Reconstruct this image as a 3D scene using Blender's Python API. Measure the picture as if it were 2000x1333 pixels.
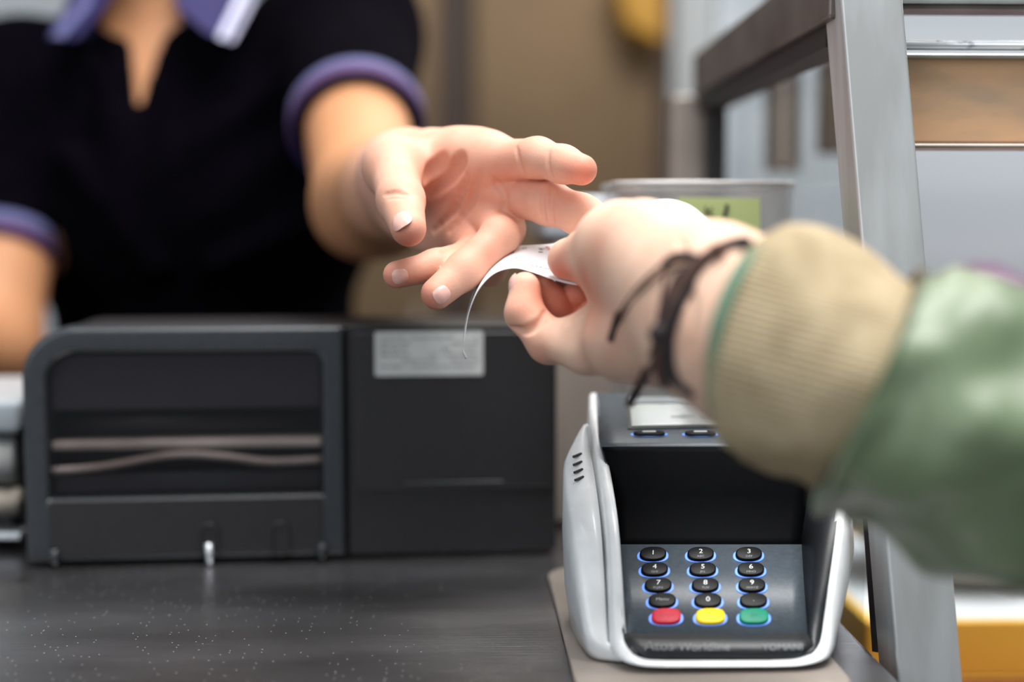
import bpy, bmesh, math, random
import numpy as np
from mathutils import Vector, Matrix, noise
import openvdb

random.seed(7)
for o in list(bpy.data.objects):
    bpy.data.objects.remove(o)
SC = bpy.context.scene
COL = SC.collection
V = Vector

# ------------------------------------------------------------------ camera
FPX = 2778.0
CAM = V((0.0, 0.0, 1.122))
PITCH, YAW = math.atan(216.5 / FPX), math.atan(100.0 / FPX)
cd = bpy.data.cameras.new('camera')
cam = bpy.data.objects.new('camera', cd)
COL.objects.link(cam)
SC.camera = cam
cd.sensor_width = 36.0
cd.lens = FPX / 2000.0 * 36.0
cam.location = CAM
RM = Matrix.Rotation(-YAW, 3, 'Z') @ Matrix.Rotation(math.pi / 2 - PITCH, 3, 'X')
cam.rotation_euler = RM.to_euler()
cd.clip_start = 0.02
cd.dof.use_dof = True
cd.dof.focus_distance = 0.611
cd.dof.aperture_fstop = 2.5
cd.dof.aperture_blades = 9

# ------------------------------------------------------------------ world + lights + exposure
w = bpy.data.worlds.new('world')
SC.world = w
w.use_nodes = True
w.node_tree.nodes['Background'].inputs[0].default_value = (0.82, 0.90, 1.0, 1)
w.node_tree.nodes['Background'].inputs[1].default_value = 0.32


def area(name, loc, target, sx, sy, power, color=(1, 1, 1)):
    ld = bpy.data.lights.new(name, 'AREA')
    ld.shape = 'RECTANGLE'
    ld.size, ld.size_y = sx, sy
    ld.energy = power
    ld.color = color
    o = bpy.data.objects.new(name, ld)
    COL.objects.link(o)
    o.location = loc
    o.rotation_euler = (V(target) - V(loc)).to_track_quat('-Z', 'Y').to_euler()
    return o


area('ceiling_light', (0.25, 0.45, 2.55), (0.1, 0.6, 1.0), 1.1, 1.1, 42, (1.0, 0.98, 0.96))
area('window_light', (-1.6, -1.3, 2.1), (0.05, 0.6, 1.05), 1.6, 1.4, 17, (0.92, 0.97, 1.0))
area('kitchen_light', (0.5, 2.1, 2.7), (0.4, 2.4, 0.9), 1.0, 0.6, 16, (1.0, 0.93, 0.82))
area('case_fill_light', (0.62, 1.20, 1.45), (0.62, 1.25, 0.9), 0.9, 0.2, 5.0, (0.95, 0.98, 1.0))  # unseen lamp added to brighten the inside of the display case

SC.view_settings.view_transform = 'Standard'
SC.view_settings.look = 'None'
SC.view_settings.gamma = 1
SC.view_settings.use_curve_mapping = False
SC.view_settings.exposure = 0.35
SC.cycles.max_bounces = 8
SC.cycles.transparent_max_bounces = 12
SC.cycles.caustics_reflective = False
SC.cycles.caustics_refractive = False


# ------------------------------------------------------------------ helpers
def ray(px, py):
    return RM @ V(((px - 1000) / FPX, -(py - 666.5) / FPX, -1))


def P(px, py, Y):
    """the point of the place at distance Y in front of the camera that the photograph shows at px, py"""
    r = ray(px, py)
    return CAM + r * (Y / r.y)


def on_plane(px, py, p0, n):
    r = ray(px, py)
    return CAM + r * ((p0 - CAM).dot(n) / r.dot(n))


def srgb(r, g, b):
    f = lambda c: (c / 255 / 12.92) if c / 255 <= 0.04045 else ((c / 255 + 0.055) / 1.055) ** 2.4
    return (f(r), f(g), f(b))


def pm(name, c, rough=0.5, metal=0.0, c2=None, scale=40, detail=4, stretch=(1, 1, 1), bump=0.0, bscale=None,
       sss=0.0, emis=None, estr=0.0, coat=0.0, spec=0.5, lo=0.35, hi=0.65, rvar=0.0, aniso=0.0, sheen=0.0):
    """procedural material: noise blends two tones, optionally bumps"""
    m = bpy.data.materials.new(name)
    m.use_nodes = True
    nt = m.node_tree
    b = nt.nodes['Principled BSDF']
    tc = nt.nodes.new('ShaderNodeTexCoord')
    mp = nt.nodes.new('ShaderNodeMapping')
    mp.inputs['Scale'].default_value = stretch
    nt.links.new(tc.outputs['Object'], mp.inputs[0])
    n = nt.nodes.new('ShaderNodeTexNoise')
    n.inputs['Scale'].default_value = scale
    n.inputs['Detail'].default_value = detail
    nt.links.new(mp.outputs[0], n.inputs['Vector'])
    r = nt.nodes.new('ShaderNodeValToRGB')
    r.color_ramp.elements[0].position = lo
    r.color_ramp.elements[1].position = hi
    c2 = c2 or tuple(x * 0.88 for x in c)
    r.color_ramp.elements[0].color = (*c2, 1)
    r.color_ramp.elements[1].color = (*c, 1)
    nt.links.new(n.outputs['Fac'], r.inputs[0])
    nt.links.new(r.outputs[0], b.inputs['Base Color'])
    b.inputs['Roughness'].default_value = rough
    b.inputs['Metallic'].default_value = metal
    b.inputs['Specular IOR Level'].default_value = spec
    b.inputs['Coat Weight'].default_value = coat
    b.inputs['Anisotropic'].default_value = aniso
    b.inputs['Sheen Weight'].default_value = sheen
    if rvar:
        mr = nt.nodes.new('ShaderNodeMapRange')
        mr.inputs[3].default_value = rough - rvar
        mr.inputs[4].default_value = rough + rvar
        nt.links.new(n.outputs['Fac'], mr.inputs[0])
        nt.links.new(mr.outputs[0], b.inputs['Roughness'])
    if sss:
        b.inputs['Subsurface Weight'].default_value = sss
        b.inputs['Subsurface Radius'].default_value = (1.0, 0.35, 0.2)
        b.inputs['Subsurface Scale'].default_value = 0.004
    if emis:
        b.inputs['Emission Color'].default_value = (*emis, 1)
        b.inputs['Emission Strength'].default_value = estr
    if bump:
        n2 = nt.nodes.new('ShaderNodeTexNoise')
        n2.inputs['Scale'].default_value = bscale or scale * 3
        nt.links.new(mp.outputs[0], n2.inputs['Vector'])
        bp = nt.nodes.new('ShaderNodeBump')
        bp.inputs['Strength'].default_value = bump
        bp.inputs['Distance'].default_value = 0.001
        nt.links.new(n2.outputs['Fac'], bp.inputs['Height'])
        nt.links.new(bp.outputs[0], b.inputs['Normal'])
    return m


def clear_mat(name, tint, gloss=0.1, rough=0.03, solid=0.0, solid_col=(0.5, 0.5, 0.5)):
    """thin clear sheet: sees through with a tint, mirrors a little"""
    m = bpy.data.materials.new(name)
    m.use_nodes = True
    nt = m.node_tree
    nt.nodes.clear()
    out = nt.nodes.new('ShaderNodeOutputMaterial')
    t = nt.nodes.new('ShaderNodeBsdfTransparent')
    t.inputs[0].default_value = (*tint, 1)
    d = nt.nodes.new('ShaderNodeBsdfDiffuse')
    nz = nt.nodes.new('ShaderNodeTexNoise')
    nz.inputs['Scale'].default_value = 30
    rp = nt.nodes.new('ShaderNodeValToRGB')
    rp.color_ramp.elements[0].color = (*[x * 0.85 for x in solid_col], 1)
    rp.color_ramp.elements[1].color = (*solid_col, 1)
    nt.links.new(nz.outputs['Fac'], rp.inputs[0])
    nt.links.new(rp.outputs[0], d.inputs[0])
    g = nt.nodes.new('ShaderNodeBsdfGlossy')
    g.inputs['Roughness'].default_value = rough
    m1 = nt.nodes.new('ShaderNodeMixShader')
    m1.inputs[0].default_value = solid
    nt.links.new(t.outputs[0], m1.inputs[1])
    nt.links.new(d.outputs[0], m1.inputs[2])
    lw = nt.nodes.new('ShaderNodeLayerWeight')
    lw.inputs[0].default_value = 0.5
    pw = nt.nodes.new('ShaderNodeMath')
    pw.operation = 'POWER'
    pw.inputs[1].default_value = 5.0
    nt.links.new(lw.outputs['Facing'], pw.inputs[0])
    fr = nt.nodes.new('ShaderNodeMath')
    fr.operation = 'MULTIPLY'
    fr.inputs[1].default_value = 0.35
    nt.links.new(pw.outputs[0], fr.inputs[0])
    ad = nt.nodes.new('ShaderNodeMath')
    ad.operation = 'ADD'
    ad.inputs[1].default_value = gloss
    nt.links.new(fr.outputs[0], ad.inputs[0])
    m2 = nt.nodes.new('ShaderNodeMixShader')
    nt.links.new(ad.outputs[0], m2.inputs[0])
    nt.links.new(m1.outputs[0], m2.inputs[1])
    nt.links.new(g.outputs[0], m2.inputs[2])
    nt.links.new(m2.outputs[0], out.inputs[0])
    return m


def tag(o, label=None, cat=None, group=None, kind=None):
    if label: o['label'] = label
    if cat: o['category'] = cat
    if group: o['group'] = group
    if kind: o['kind'] = kind
    return o


def empty(name, loc=(0, 0, 0), rz=0.0):
    o = bpy.data.objects.new(name, None)
    COL.objects.link(o)
    o.location = loc
    o.rotation_euler = (0, 0, rz)
    o.empty_display_size = 0.02
    return o


def link(name, me, m, parent=None, smooth=False, bevel=0.0, seg=2, world=False):
    o = bpy.data.objects.new(name, me)
    COL.objects.link(o)
    if m is not None:
        me.materials.append(m)
    if smooth:
        for p in me.polygons:
            p.use_smooth = True
    if bevel:
        b = o.modifiers.new('bevel', 'BEVEL')
        b.width = bevel
        b.segments = seg
        b.limit_method = 'ANGLE'
        b.angle_limit = math.radians(35)
        for p in me.polygons:
            p.use_smooth = True
        wn = o.modifiers.new('wn', 'WEIGHTED_NORMAL')
        wn.keep_sharp = True
    if parent is not None:
        o.parent = parent
        if world:   # geometry was written in place coordinates
            o.matrix_parent_inverse = (Matrix.Translation(parent.location) @ parent.rotation_euler.to_matrix().to_4x4()).inverted()
    return o


def mesh(name, verts, faces):
    me = bpy.data.meshes.new(name)
    me.from_pydata([tuple(v) for v in verts], [], faces)
    me.validate()
    return me


def fixn(me):
    bm = bmesh.new()
    bm.from_mesh(me)
    bmesh.ops.recalc_face_normals(bm, faces=bm.faces)
    bm.to_mesh(me)
    bm.free()
    return me


class MB:
    """collects shapes into one mesh"""
    def __init__(s):
        s.v, s.f = [], []

    def add(s, vs, fs):
        k = len(s.v)
        s.v += [V(v) for v in vs]
        s.f += [tuple(i + k for i in f) for f in fs]
        return s

    def box(s, x0, y0, z0, x1, y1, z1):
        vs = [(x, y, z) for x in (x0, x1) for y in (y0, y1) for z in (z0, z1)]
        return s.add(vs, [(0, 1, 3, 2), (4, 6, 7, 5), (0, 4, 5, 1), (2, 3, 7, 6), (0, 2, 6, 4), (1, 5, 7, 3)])

    def bar(s, a, b, w_, h_, up=(0, 0, 1)):
        """square bar from a to b, w_ across, h_ along up"""
        a, b = V(a), V(b)
        u = (b - a).normalized()
        r = u.cross(V(up)).normalized()
        q = r.cross(u).normalized()
        vs = [p + r * i * w_ / 2 + q * j * h_ / 2 for p in (a, b) for i, j in ((-1, -1), (1, -1), (1, 1), (-1, 1))]
        return s.add(vs, [(3, 2, 1, 0), (4, 5, 6, 7), (0, 1, 5, 4), (1, 2, 6, 5), (2, 3, 7, 6), (3, 0, 4, 7)])

    def tube(s, pts, r, n=12, caps=True, flat=1.0):
        pts = [V(p) for p in pts]
        rs = r if isinstance(r, (list, tuple)) else [r] * len(pts)
        vs, fs = [], []
        t0 = (pts[1] - pts[0]).normalized()
        nrm = t0.orthogonal().normalized()
        for i, p in enumerate(pts):
            t = (pts[min(i + 1, len(pts) - 1)] - pts[max(i - 1, 0)]).normalized()
            nrm = (nrm - t * nrm.dot(t)).normalized()
            bn = t.cross(nrm)
            for k in range(n):
                a = 2 * math.pi * k / n
                vs.append(p + (nrm * math.cos(a) * flat + bn * math.sin(a)) * rs[i])
        for i in range(len(pts) - 1):
            for k in range(n):
                fs.append((i * n + k, i * n + (k + 1) % n, (i + 1) * n + (k + 1) % n, (i + 1) * n + k))
        if caps:
            fs.append(tuple(range(n))[::-1])
            fs.append(tuple((len(pts) - 1) * n + k for k in range(n)))
        return s.add(vs, fs)

    def prism(s, poly, y0, y1):
        """poly in x,z pushed from y0 to y1"""
        n = len(poly)
        vs = [(x, y0, z) for x, z in poly] + [(x, y1, z) for x, z in poly]
        fs = [tuple(range(n)), tuple(range(2 * n - 1, n - 1, -1))]
        fs += [(i, i + n, (i + 1) % n + n, (i + 1) % n) for i in range(n)]
        return s.add(vs, fs)

    def ring(s, outer, inner, y0, y1):
        n = len(outer)
        vs = [(x, y0, z) for x, z in outer] + [(x, y0, z) for x, z in inner] + [(x, y1, z) for x, z in outer] + [(x, y1, z) for x, z in inner]
        fs = []
        for i in range(n):
            j = (i + 1) % n
            fs += [(i, j, n + j, n + i), (2 * n + i, 3 * n + i, 3 * n + j, 2 * n + j), (i, 2 * n + i, 2 * n + j, j), (n + i, n + j, 3 * n + j, 3 * n + i)]
        return s.add(vs, fs)

    def build(s, name, m, parent=None, smooth=False, bevel=0.0, seg=2, world=False):
        me = fixn(mesh(name, s.v, s.f))
        return link(name, me, m, parent, smooth, bevel, seg, world)


def rrect(x0, z0, x1, z1, rad, n=7):
    if not isinstance(rad, (list, tuple)):
        rad = [rad] * 4
    out = []
    for (cx, cz, a0, r) in ((x0 + rad[0], z0 + rad[0], 180, rad[0]), (x1 - rad[1], z0 + rad[1], 270, rad[1]),
                            (x1 - rad[2], z1 - rad[2], 0, rad[2]), (x0 + rad[3], z1 - rad[3], 90, rad[3])):
        for k in range(n):
            a = math.radians(a0 + 90 * k / (n - 1))
            out.append((cx + r * math.cos(a), cz + r * math.sin(a)))
    return out


def spline(pts, n):
    """Catmull-Rom through pts, n samples"""
    p = [np.array(q, float) for q in pts]
    p = [2 * p[0] - p[1]] + p + [2 * p[-1] - p[-2]]
    out = []
    m = len(p) - 3
    for i in range(n):
        t = i / (n - 1) * m
        k = min(int(t), m - 1)
        t -= k
        a, b, c, d = p[k:k + 4]
        out.append(0.5 * ((2 * b) + (c - a) * t + (2 * a - 5 * b + 4 * c - d) * t * t + (-a + 3 * b - 3 * c + d) * t ** 3))
    return out


def text_mesh(body, size, name='lettering', extrude=0.0, align='CENTER'):
    cu = bpy.data.curves.new(name, 'FONT')
    cu.body = body
    cu.size = size
    cu.extrude = extrude
    cu.align_x = align
    cu.align_y = 'CENTER'
    cu.resolution_u = 4
    o = bpy.data.objects.new('tmp', cu)
    COL.objects.link(o)
    bpy.context.view_layer.update()
    me = bpy.data.meshes.new_from_object(o)
    bpy.data.objects.remove(o)
    me.name = name
    return me


def place_text(body, size, origin, xdir, ydir, m, parent, name='lettering', sx=1.0, sy=1.0, lift=0.0002):
    me = text_mesh(body, size, name)
    xdir, ydir = V(xdir).normalized(), V(ydir).normalized()
    n = xdir.cross(ydir).normalized()
    for v in me.vertices:
        v.co = V(origin) + xdir * v.co.x * sx + ydir * v.co.y * sy + n * lift
    return link(name, me, m, parent, world=True)


# ------------------------------------------------------------------ distance-field bodies
def smin(a, b, k):
    h = np.maximum(k - np.abs(a - b), 0) / k
    return np.minimum(a, b) - h * h * k * 0.25


class Field:
    def __init__(s, xs, ys, zs):
        s.ax = [np.asarray(a, np.float32) for a in (xs, ys, zs)]
        s.D = np.full([len(a) for a in s.ax], 0.05, np.float32)

    def sl(s, lo, hi):
        return tuple(slice(max(int(np.searchsorted(a, l)) - 1, 0), int(np.searchsorted(a, h)) + 1) for a, l, h in zip(s.ax, lo, hi))

    def prim(s, a, b, ra, rb, sc=(1, 1, 1), m=0.012):
        a, b = np.array(a, float), np.array(b, float)
        R = np.maximum(ra, rb) / np.array(sc) + m
        sl = s.sl(np.minimum(a, b) - R, np.maximum(a, b) + R)
        X, Y, Z = np.meshgrid(s.ax[0][sl[0]], s.ax[1][sl[1]], s.ax[2][sl[2]], indexing='ij', sparse=True)
        X, Y, Z = (X - a[0]) * sc[0], (Y - a[1]) * sc[1], (Z - a[2]) * sc[2]
        d = (b - a) * np.array(sc)
        L = float(d @ d) + 1e-12
        t = np.clip((X * d[0] + Y * d[1] + Z * d[2]) / L, 0, 1)
        dist = np.sqrt((X - t * d[0]) ** 2 + (Y - t * d[1]) ** 2 + (Z - t * d[2]) ** 2) - (ra + (rb - ra) * t)
        return sl, dist.astype(np.float32)

    def add(s, a, b, ra, rb, k=0.008, sc=(1, 1, 1)):
        sl, d = s.prim(a, b, ra, rb, sc, 0.012 + k)
        s.D[sl] = smin(s.D[sl], d, k)

    def chain(s, pts, rs, k=0.006):
        for i in range(len(pts) - 1):
            s.add(pts[i], pts[i + 1], rs[i], rs[i + 1], k)

    def cut(s, pts, r, k=0.003, sc=(1, 1, 1)):
        for i in range(len(pts) - 1):
            sl, d = s.prim(pts[i], pts[i + 1], r, r, sc, 0.012)
            s.D[sl] = -smin(-s.D[sl], d, k)

    def finger(s, base, pts, rs, k=0.003, kb=0.008, extra=()):
        """one finger, melted into the palm field `base` but kept apart from the other fingers"""
        P3 = np.array([list(p) for p in pts] + [list(e[0]) for e in extra])
        R = max(rs) + 0.02 + kb
        sl = s.sl(P3.min(0) - R, P3.max(0) + R)
        F = np.full_like(base[sl], 0.05)
        off = [q.start for q in sl]
        segs = [(pts[i], pts[i + 1], rs[i], rs[i + 1]) for i in range(len(pts) - 1)] + [(e[0], e[1], e[2], e[3]) for e in extra]
        for a, b, ra, rb in segs:
            q, d = s.prim(a, b, ra, rb, m=0.016)
            q2 = tuple(slice(max(u.start, v.start) - v.start, min(u.stop, v.stop) - v.start) for u, v in zip(q, sl))
            dq = tuple(slice(max(v.start - u.start, 0), max(v.start - u.start, 0) + (w_.stop - w_.start)) for u, v, w_ in zip(q, sl, q2))
            F[q2] = smin(F[q2], d[dq], k)
        s.D[sl] = np.minimum(s.D[sl], smin(base[sl], F, kb))

    def mesh(s, name):
        g = openvdb.FloatGrid(0.05)
        g.copyFromArray(np.ascontiguousarray(np.clip(s.D, -0.02, 0.05)))
        pts, quads = g.convertToQuads(isovalue=0.0)
        out = np.empty_like(pts, dtype=np.float64)
        for k in range(3):
            out[:, k] = np.interp(pts[:, k], np.arange(len(s.ax[k])), s.ax[k])
        me = bpy.data.meshes.new(name)
        me.vertices.add(len(out))
        me.vertices.foreach_set('co', out.ravel())
        nq = len(quads)
        me.loops.add(nq * 4)
        q = np.asarray(quads, np.int32)
        # outward winding
        a, b, c = out[q[:2000, 0]], out[q[:2000, 1]], out[q[:2000, 2]]
        nr = np.cross(b - a, c - a)
        ctr = (a + c) / 2
        L = np.linalg.norm(nr, axis=1, keepdims=True) + 1e-12
        test = ctr + nr / L * 0.002
        idx = [np.clip(np.rint(np.interp(test[:, k], s.ax[k], np.arange(len(s.ax[k])))).astype(int), 0, len(s.ax[k]) - 1) for k in range(3)]
        if np.median(s.D[idx[0], idx[1], idx[2]]) < 0:
            q = q[:, ::-1]
        me.loops.foreach_set('vertex_index', np.ascontiguousarray(q).ravel())
        me.polygons.add(nq)
        me.polygons.foreach_set('loop_start', np.arange(nq, dtype=np.int32) * 4)
        me.polygons.foreach_set('use_smooth', np.ones(nq, bool))
        me.update(calc_edges=True)
        me.validate()
        return me


def flush_attr(me, spots, base=0.0):
    """skin redness: strong at fingertips and knuckle creases; spots = (point, radius, amount)"""
    n = len(me.vertices)
    co = np.empty(n * 3)
    me.vertices.foreach_get('co', co)
    co = co.reshape(-1, 3)
    f = np.full(n, base)
    for p, r, a in spots:
        d2 = ((co - np.array(p)) ** 2).sum(1)
        f += a * np.exp(-d2 / (r * r))
    at = me.attributes.new('flush', 'FLOAT', 'POINT')
    at.data.foreach_set('value', np.clip(f, 0, 1).astype(np.float32))


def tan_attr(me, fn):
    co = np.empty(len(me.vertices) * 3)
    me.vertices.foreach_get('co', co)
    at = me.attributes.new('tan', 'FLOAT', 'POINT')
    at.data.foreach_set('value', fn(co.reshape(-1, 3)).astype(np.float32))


def skin_mat(name, c, cred, rough=0.55):
    m = pm(name, c, rough, spec=0.3, c2=tuple(x * y for x, y in zip(c, (0.93, 0.86, 0.83))), scale=60, sss=0.16, bump=0.10, bscale=900)
    nt = m.node_tree
    b = nt.nodes['Principled BSDF']
    src = b.inputs['Base Color'].links[0].from_socket
    at = nt.nodes.new('ShaderNodeAttribute')
    at.attribute_name = 'flush'
    mx = nt.nodes.new('ShaderNodeMix')
    mx.data_type = 'RGBA'
    nt.links.new(at.outputs['Fac'], mx.inputs[0])
    nt.links.new(src, mx.inputs[6])
    mx.inputs[7].default_value = (*cred, 1)
    a2 = nt.nodes.new('ShaderNodeAttribute')
    a2.attribute_name = 'tan'
    m2 = nt.nodes.new('ShaderNodeMix')
    m2.data_type = 'RGBA'
    nt.links.new(a2.outputs['Fac'], m2.inputs[0])
    nt.links.new(mx.outputs[2], m2.inputs[6])
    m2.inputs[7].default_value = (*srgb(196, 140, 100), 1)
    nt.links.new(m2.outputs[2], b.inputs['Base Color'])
    return m


def nail_mesh(a, b, r, ndir, w_ang=50, length=0.011, back=0.0015, lift=-0.0001):
    """curved nail plate lying on the back of the last finger bone a-b"""
    a, b = V(a), V(b)
    u = (b - a).normalized()
    n = V(ndir)
    n = (n - u * n.dot(u)).normalized()
    v = u.cross(n)
    c = b - u * back
    N = 12
    vs, fs = [c + n * (r + lift + 0.0004)], []
    for i in range(1, 5):
        for k in range(24):
            t = 2 * math.pi * k / 24
            rad = i / 4
            cs, sn = math.cos(t), math.sin(t)
            e = 0.75
            sx = math.copysign(abs(cs) ** e, cs) * rad
            sy = math.copysign(abs(sn) ** e, sn) * rad
            ph = math.radians(w_ang) * sx
            dip = 0.0008 * (rad ** 3) + (0.0012 * max(sy, 0) ** 2)
            vs.append(c + u * sy * length / 2 + (n * math.cos(ph) + v * math.sin(ph)) * (r + lift + 0.0004 - dip))
    for k in range(24):
        fs.append((0, 1 + k, 1 + (k + 1) % 24))
    for i in range(3):
        for k in range(24):
            p, q = 1 + i * 24 + k, 1 + i * 24 + (k + 1) % 24
            fs.append((p, p + 24, q + 24, q))
    me = fixn(mesh('fingernail', vs, fs))
    return me


# ------------------------------------------------------------------ materials
M = {}
M['steel'] = pm('brushed_steel', srgb(196, 200, 202), 0.42, 0.45, srgb(176, 178, 178), 60, stretch=(1, 1, 0.08), bump=0.05, bscale=400, rvar=0.06)
M['steel_dark'] = pm('dull_steel', srgb(120, 112, 108), 0.42, 0.7, srgb(92, 84, 80), 30)
M['steel_far'] = pm('steel_far', srgb(186, 174, 164), 0.45, 0.3, srgb(150, 140, 132), 12)
M['brown_reflection'] = pm('brown_reflection_steel', srgb(224, 178, 138), 0.5, 0.1, srgb(186, 158, 132), 22, stretch=(0.8, 1, 2.6), bump=0.05, lo=0.3, hi=0.55)  # plain steel; the brown of reflected wood is put into its colour
M['rod'] = pm('chrome_rod', srgb(215, 220, 224), 0.25, 0.6, srgb(120, 118, 118), 120, lo=0.3, hi=0.42)
M['white_plastic'] = pm('white_plastic', srgb(238, 240, 241), 0.32, 0, srgb(228, 230, 231), 90, coat=0.2)
M['slate'] = pm('slate_plastic', srgb(76, 85, 93), 0.40, 0, srgb(68, 77, 85), 500, bump=0.12, bscale=1800)
M['slate_dark'] = pm('dark_slate_plastic', srgb(34, 37, 41), 0.42, 0, srgb(29, 32, 35), 500, bump=0.1, bscale=1800)
M['key'] = pm('black_key', srgb(10, 10, 11), 0.4, 0, srgb(7, 7, 8), 80, spec=0.15)
M['shaded_black'] = pm('shaded_back_panel', srgb(8, 9, 12), 0.6, 0, srgb(6, 7, 9), 300, spec=0.04)  # black terminal wall, darkened further for the shade it stands in
M['key_red'] = pm('red_key', srgb(206, 40, 62), 0.4, 0, srgb(190, 34, 54), 80, spec=0.2)
M['key_yellow'] = pm('yellow_key', srgb(250, 214, 0), 0.4, 0, srgb(240, 200, 0), 80, spec=0.2)
M['key_green'] = pm('green_key', srgb(0, 138, 104), 0.4, 0, srgb(0, 120, 92), 80, spec=0.2)
M['glow'] = pm('key_backlight', srgb(96, 140, 224), 0.4, 0, emis=(0.12, 0.30, 1.0), estr=0.55)
M['legend'] = pm('white_legend', srgb(225, 230, 232), 0.4, emis=(0.8, 0.9, 1), estr=0.03)
M['legend_grey'] = pm('grey_legend', srgb(128, 134, 138), 0.4)
M['slate_text'] = pm('slate_lettering', srgb(96, 100, 104), 0.4)
M['ink'] = pm('black_ink', srgb(40, 42, 46), 0.6)
M['red_ink'] = pm('red_ink', srgb(214, 56, 66), 0.6)
M['lcd'] = pm('screen_glass', srgb(150, 156, 150), 0.12, 0, srgb(140, 134, 140), 18, coat=0.6, emis=(0.55, 0.6, 0.52), estr=0.10)
M['lcd_text'] = pm('screen_text', srgb(92, 104, 92), 0.3)
M['black_plastic'] = pm('black_plastic', srgb(33, 31, 33), 0.42, 0, srgb(28, 27, 29), 200, bump=0.08, bscale=900)
M['frame_plastic'] = pm('frame_plastic', srgb(52, 55, 59), 0.34, 0, srgb(46, 49, 53), 200, bump=0.05, bscale=900)
M['inner_black'] = pm('inner_black', srgb(20, 18, 21), 0.5, 0, scale=60)
M['inner_grey'] = pm('inner_grey', srgb(52, 50, 55), 0.5, 0, scale=60)
M['inner_green'] = pm('inner_green', srgb(50, 58, 58), 0.4, 0, srgb(34, 34, 38), 14, stretch=(.5, 1, 3))
M['smoke'] = clear_mat('smoked_window', (0.78, 0.76, 0.78), 0.02, 0.06)
M['bar_beige'] = pm('beige_bar', srgb(232, 224, 208), 0.4, 0.0, srgb(150, 140, 128), 14, stretch=(1, 1, 6))
M['label_silver'] = pm('silver_label', srgb(205, 207, 205), 0.5, 0.1, srgb(192, 194, 193), 60)
M['label_print'] = pm('label_print', srgb(172, 174, 173), 0.5)
M['paper'] = pm('thermal_paper', srgb(240, 242, 244), 0.55, 0, srgb(234, 237, 240), 200)
M['bracket'] = pm('bracket_steel', srgb(84, 72, 64), 0.5, 0.2, scale=30)
M['gasket'] = pm('black_gasket', srgb(28, 26, 28), 0.6, scale=80)
M['glass'] = clear_mat('case_glass', (0.93, 0.95, 0.95), 0.02)
M['acrylic'] = clear_mat('clear_acrylic', (0.90, 0.90, 0.90), 0.04, 0.08, 0.20, (0.75, 0.73, 0.72))
M['acrylic_edge'] = pm('acrylic_edge', srgb(200, 198, 196), 0.2, scale=60)
M['green_note'] = pm('green_note', srgb(208, 222, 152), 0.7, 0, srgb(202, 216, 144), 20)
M['yellow'] = pm('yellow_plastic', srgb(248, 198, 78), 0.35, 0, srgb(242, 186, 62), 10)
M['red_brown'] = pm('red_brown_board', srgb(140, 62, 44), 0.5, 0, srgb(120, 54, 40), 20)
M['cream'] = pm('cream_ceramic', srgb(222, 212, 196), 0.3, 0, scale=10)
M['white_wall'] = pm('white_wall', srgb(214, 220, 224), 0.7, 0, srgb(206, 212, 218), 6)
M['case_back'] = pm('case_back', srgb(156, 161, 165), 0.5, 0, srgb(146, 152, 156), 4, stretch=(0.2, 1, 6))
M['bronze'] = pm('warm_lit_steel', srgb(122, 98, 70), 0.5, 0.35, srgb(92, 74, 52), 2.2, detail=2, lo=0.35, hi=0.62)  # warm light on the steel doors is put into this brown
M['bronze_dark'] = pm('bronze_gap', srgb(62, 44, 34), 0.6, 0, scale=10)
M['floor'] = pm('floor_tile', srgb(120, 108, 98), 0.5, 0, srgb(104, 94, 86), 8)
M['shirt'] = pm('black_polo', srgb(8, 6, 12), 0.95, 0, srgb(5, 4, 8), 60, bump=0.3, bscale=900, spec=0.02)
M['purple'] = pm('purple_knit', srgb(27, 20, 82), 0.8, 0, srgb(22, 16, 70), 90)
M['lilac'] = pm('lilac_knit', srgb(92, 92, 136), 0.8, 0, srgb(80, 82, 126), 90)
M['mauve'] = pm('mauve_knit', srgb(118, 70, 108), 0.8, 0, scale=90)
M['white_knit'] = pm('white_stripe', srgb(196, 196, 222), 0.8, 0, scale=90)
M['trouser'] = pm('trouser_cloth', srgb(30, 30, 36), 0.85, 0, scale=60)
M['hair'] = pm('brown_hair', srgb(46, 30, 20), 0.5, 0, srgb(30, 20, 14), 200, stretch=(1, 1, 0.1))
M['skin_a'] = skin_mat('warm_skin', srgb(226, 176, 152), srgb(222, 108, 86))
M['skin_b'] = skin_mat('pale_skin', srgb(232, 194, 170), srgb(222, 116, 88))
M['nail'] = pm('nail', srgb(236, 186, 172), 0.3, 0, srgb(230, 178, 164), 200, sss=0.1)
M['jacket'] = pm('green_satin', srgb(108, 126, 94), 0.38, 0, srgb(100, 117, 86), 30, bump=0.15, bscale=1400, sheen=0.15)
M['cuff'] = pm('tan_rib_knit', srgb(186, 168, 136), 0.85, 0, srgb(166, 148, 116), 90, bump=0.4, bscale=1500)
M['cuff_green'] = pm('green_knit_edge', srgb(104, 134, 110), 0.8, 0, srgb(92, 122, 98), 90)
M['cord'] = pm('black_cord', srgb(38, 28, 32), 0.7, 0, srgb(26, 20, 24), 900, bump=0.4, bscale=1500)
M['cord_brown'] = pm('brown_cord', srgb(96, 64, 50), 0.7, 0, srgb(70, 48, 40), 600)


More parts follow.
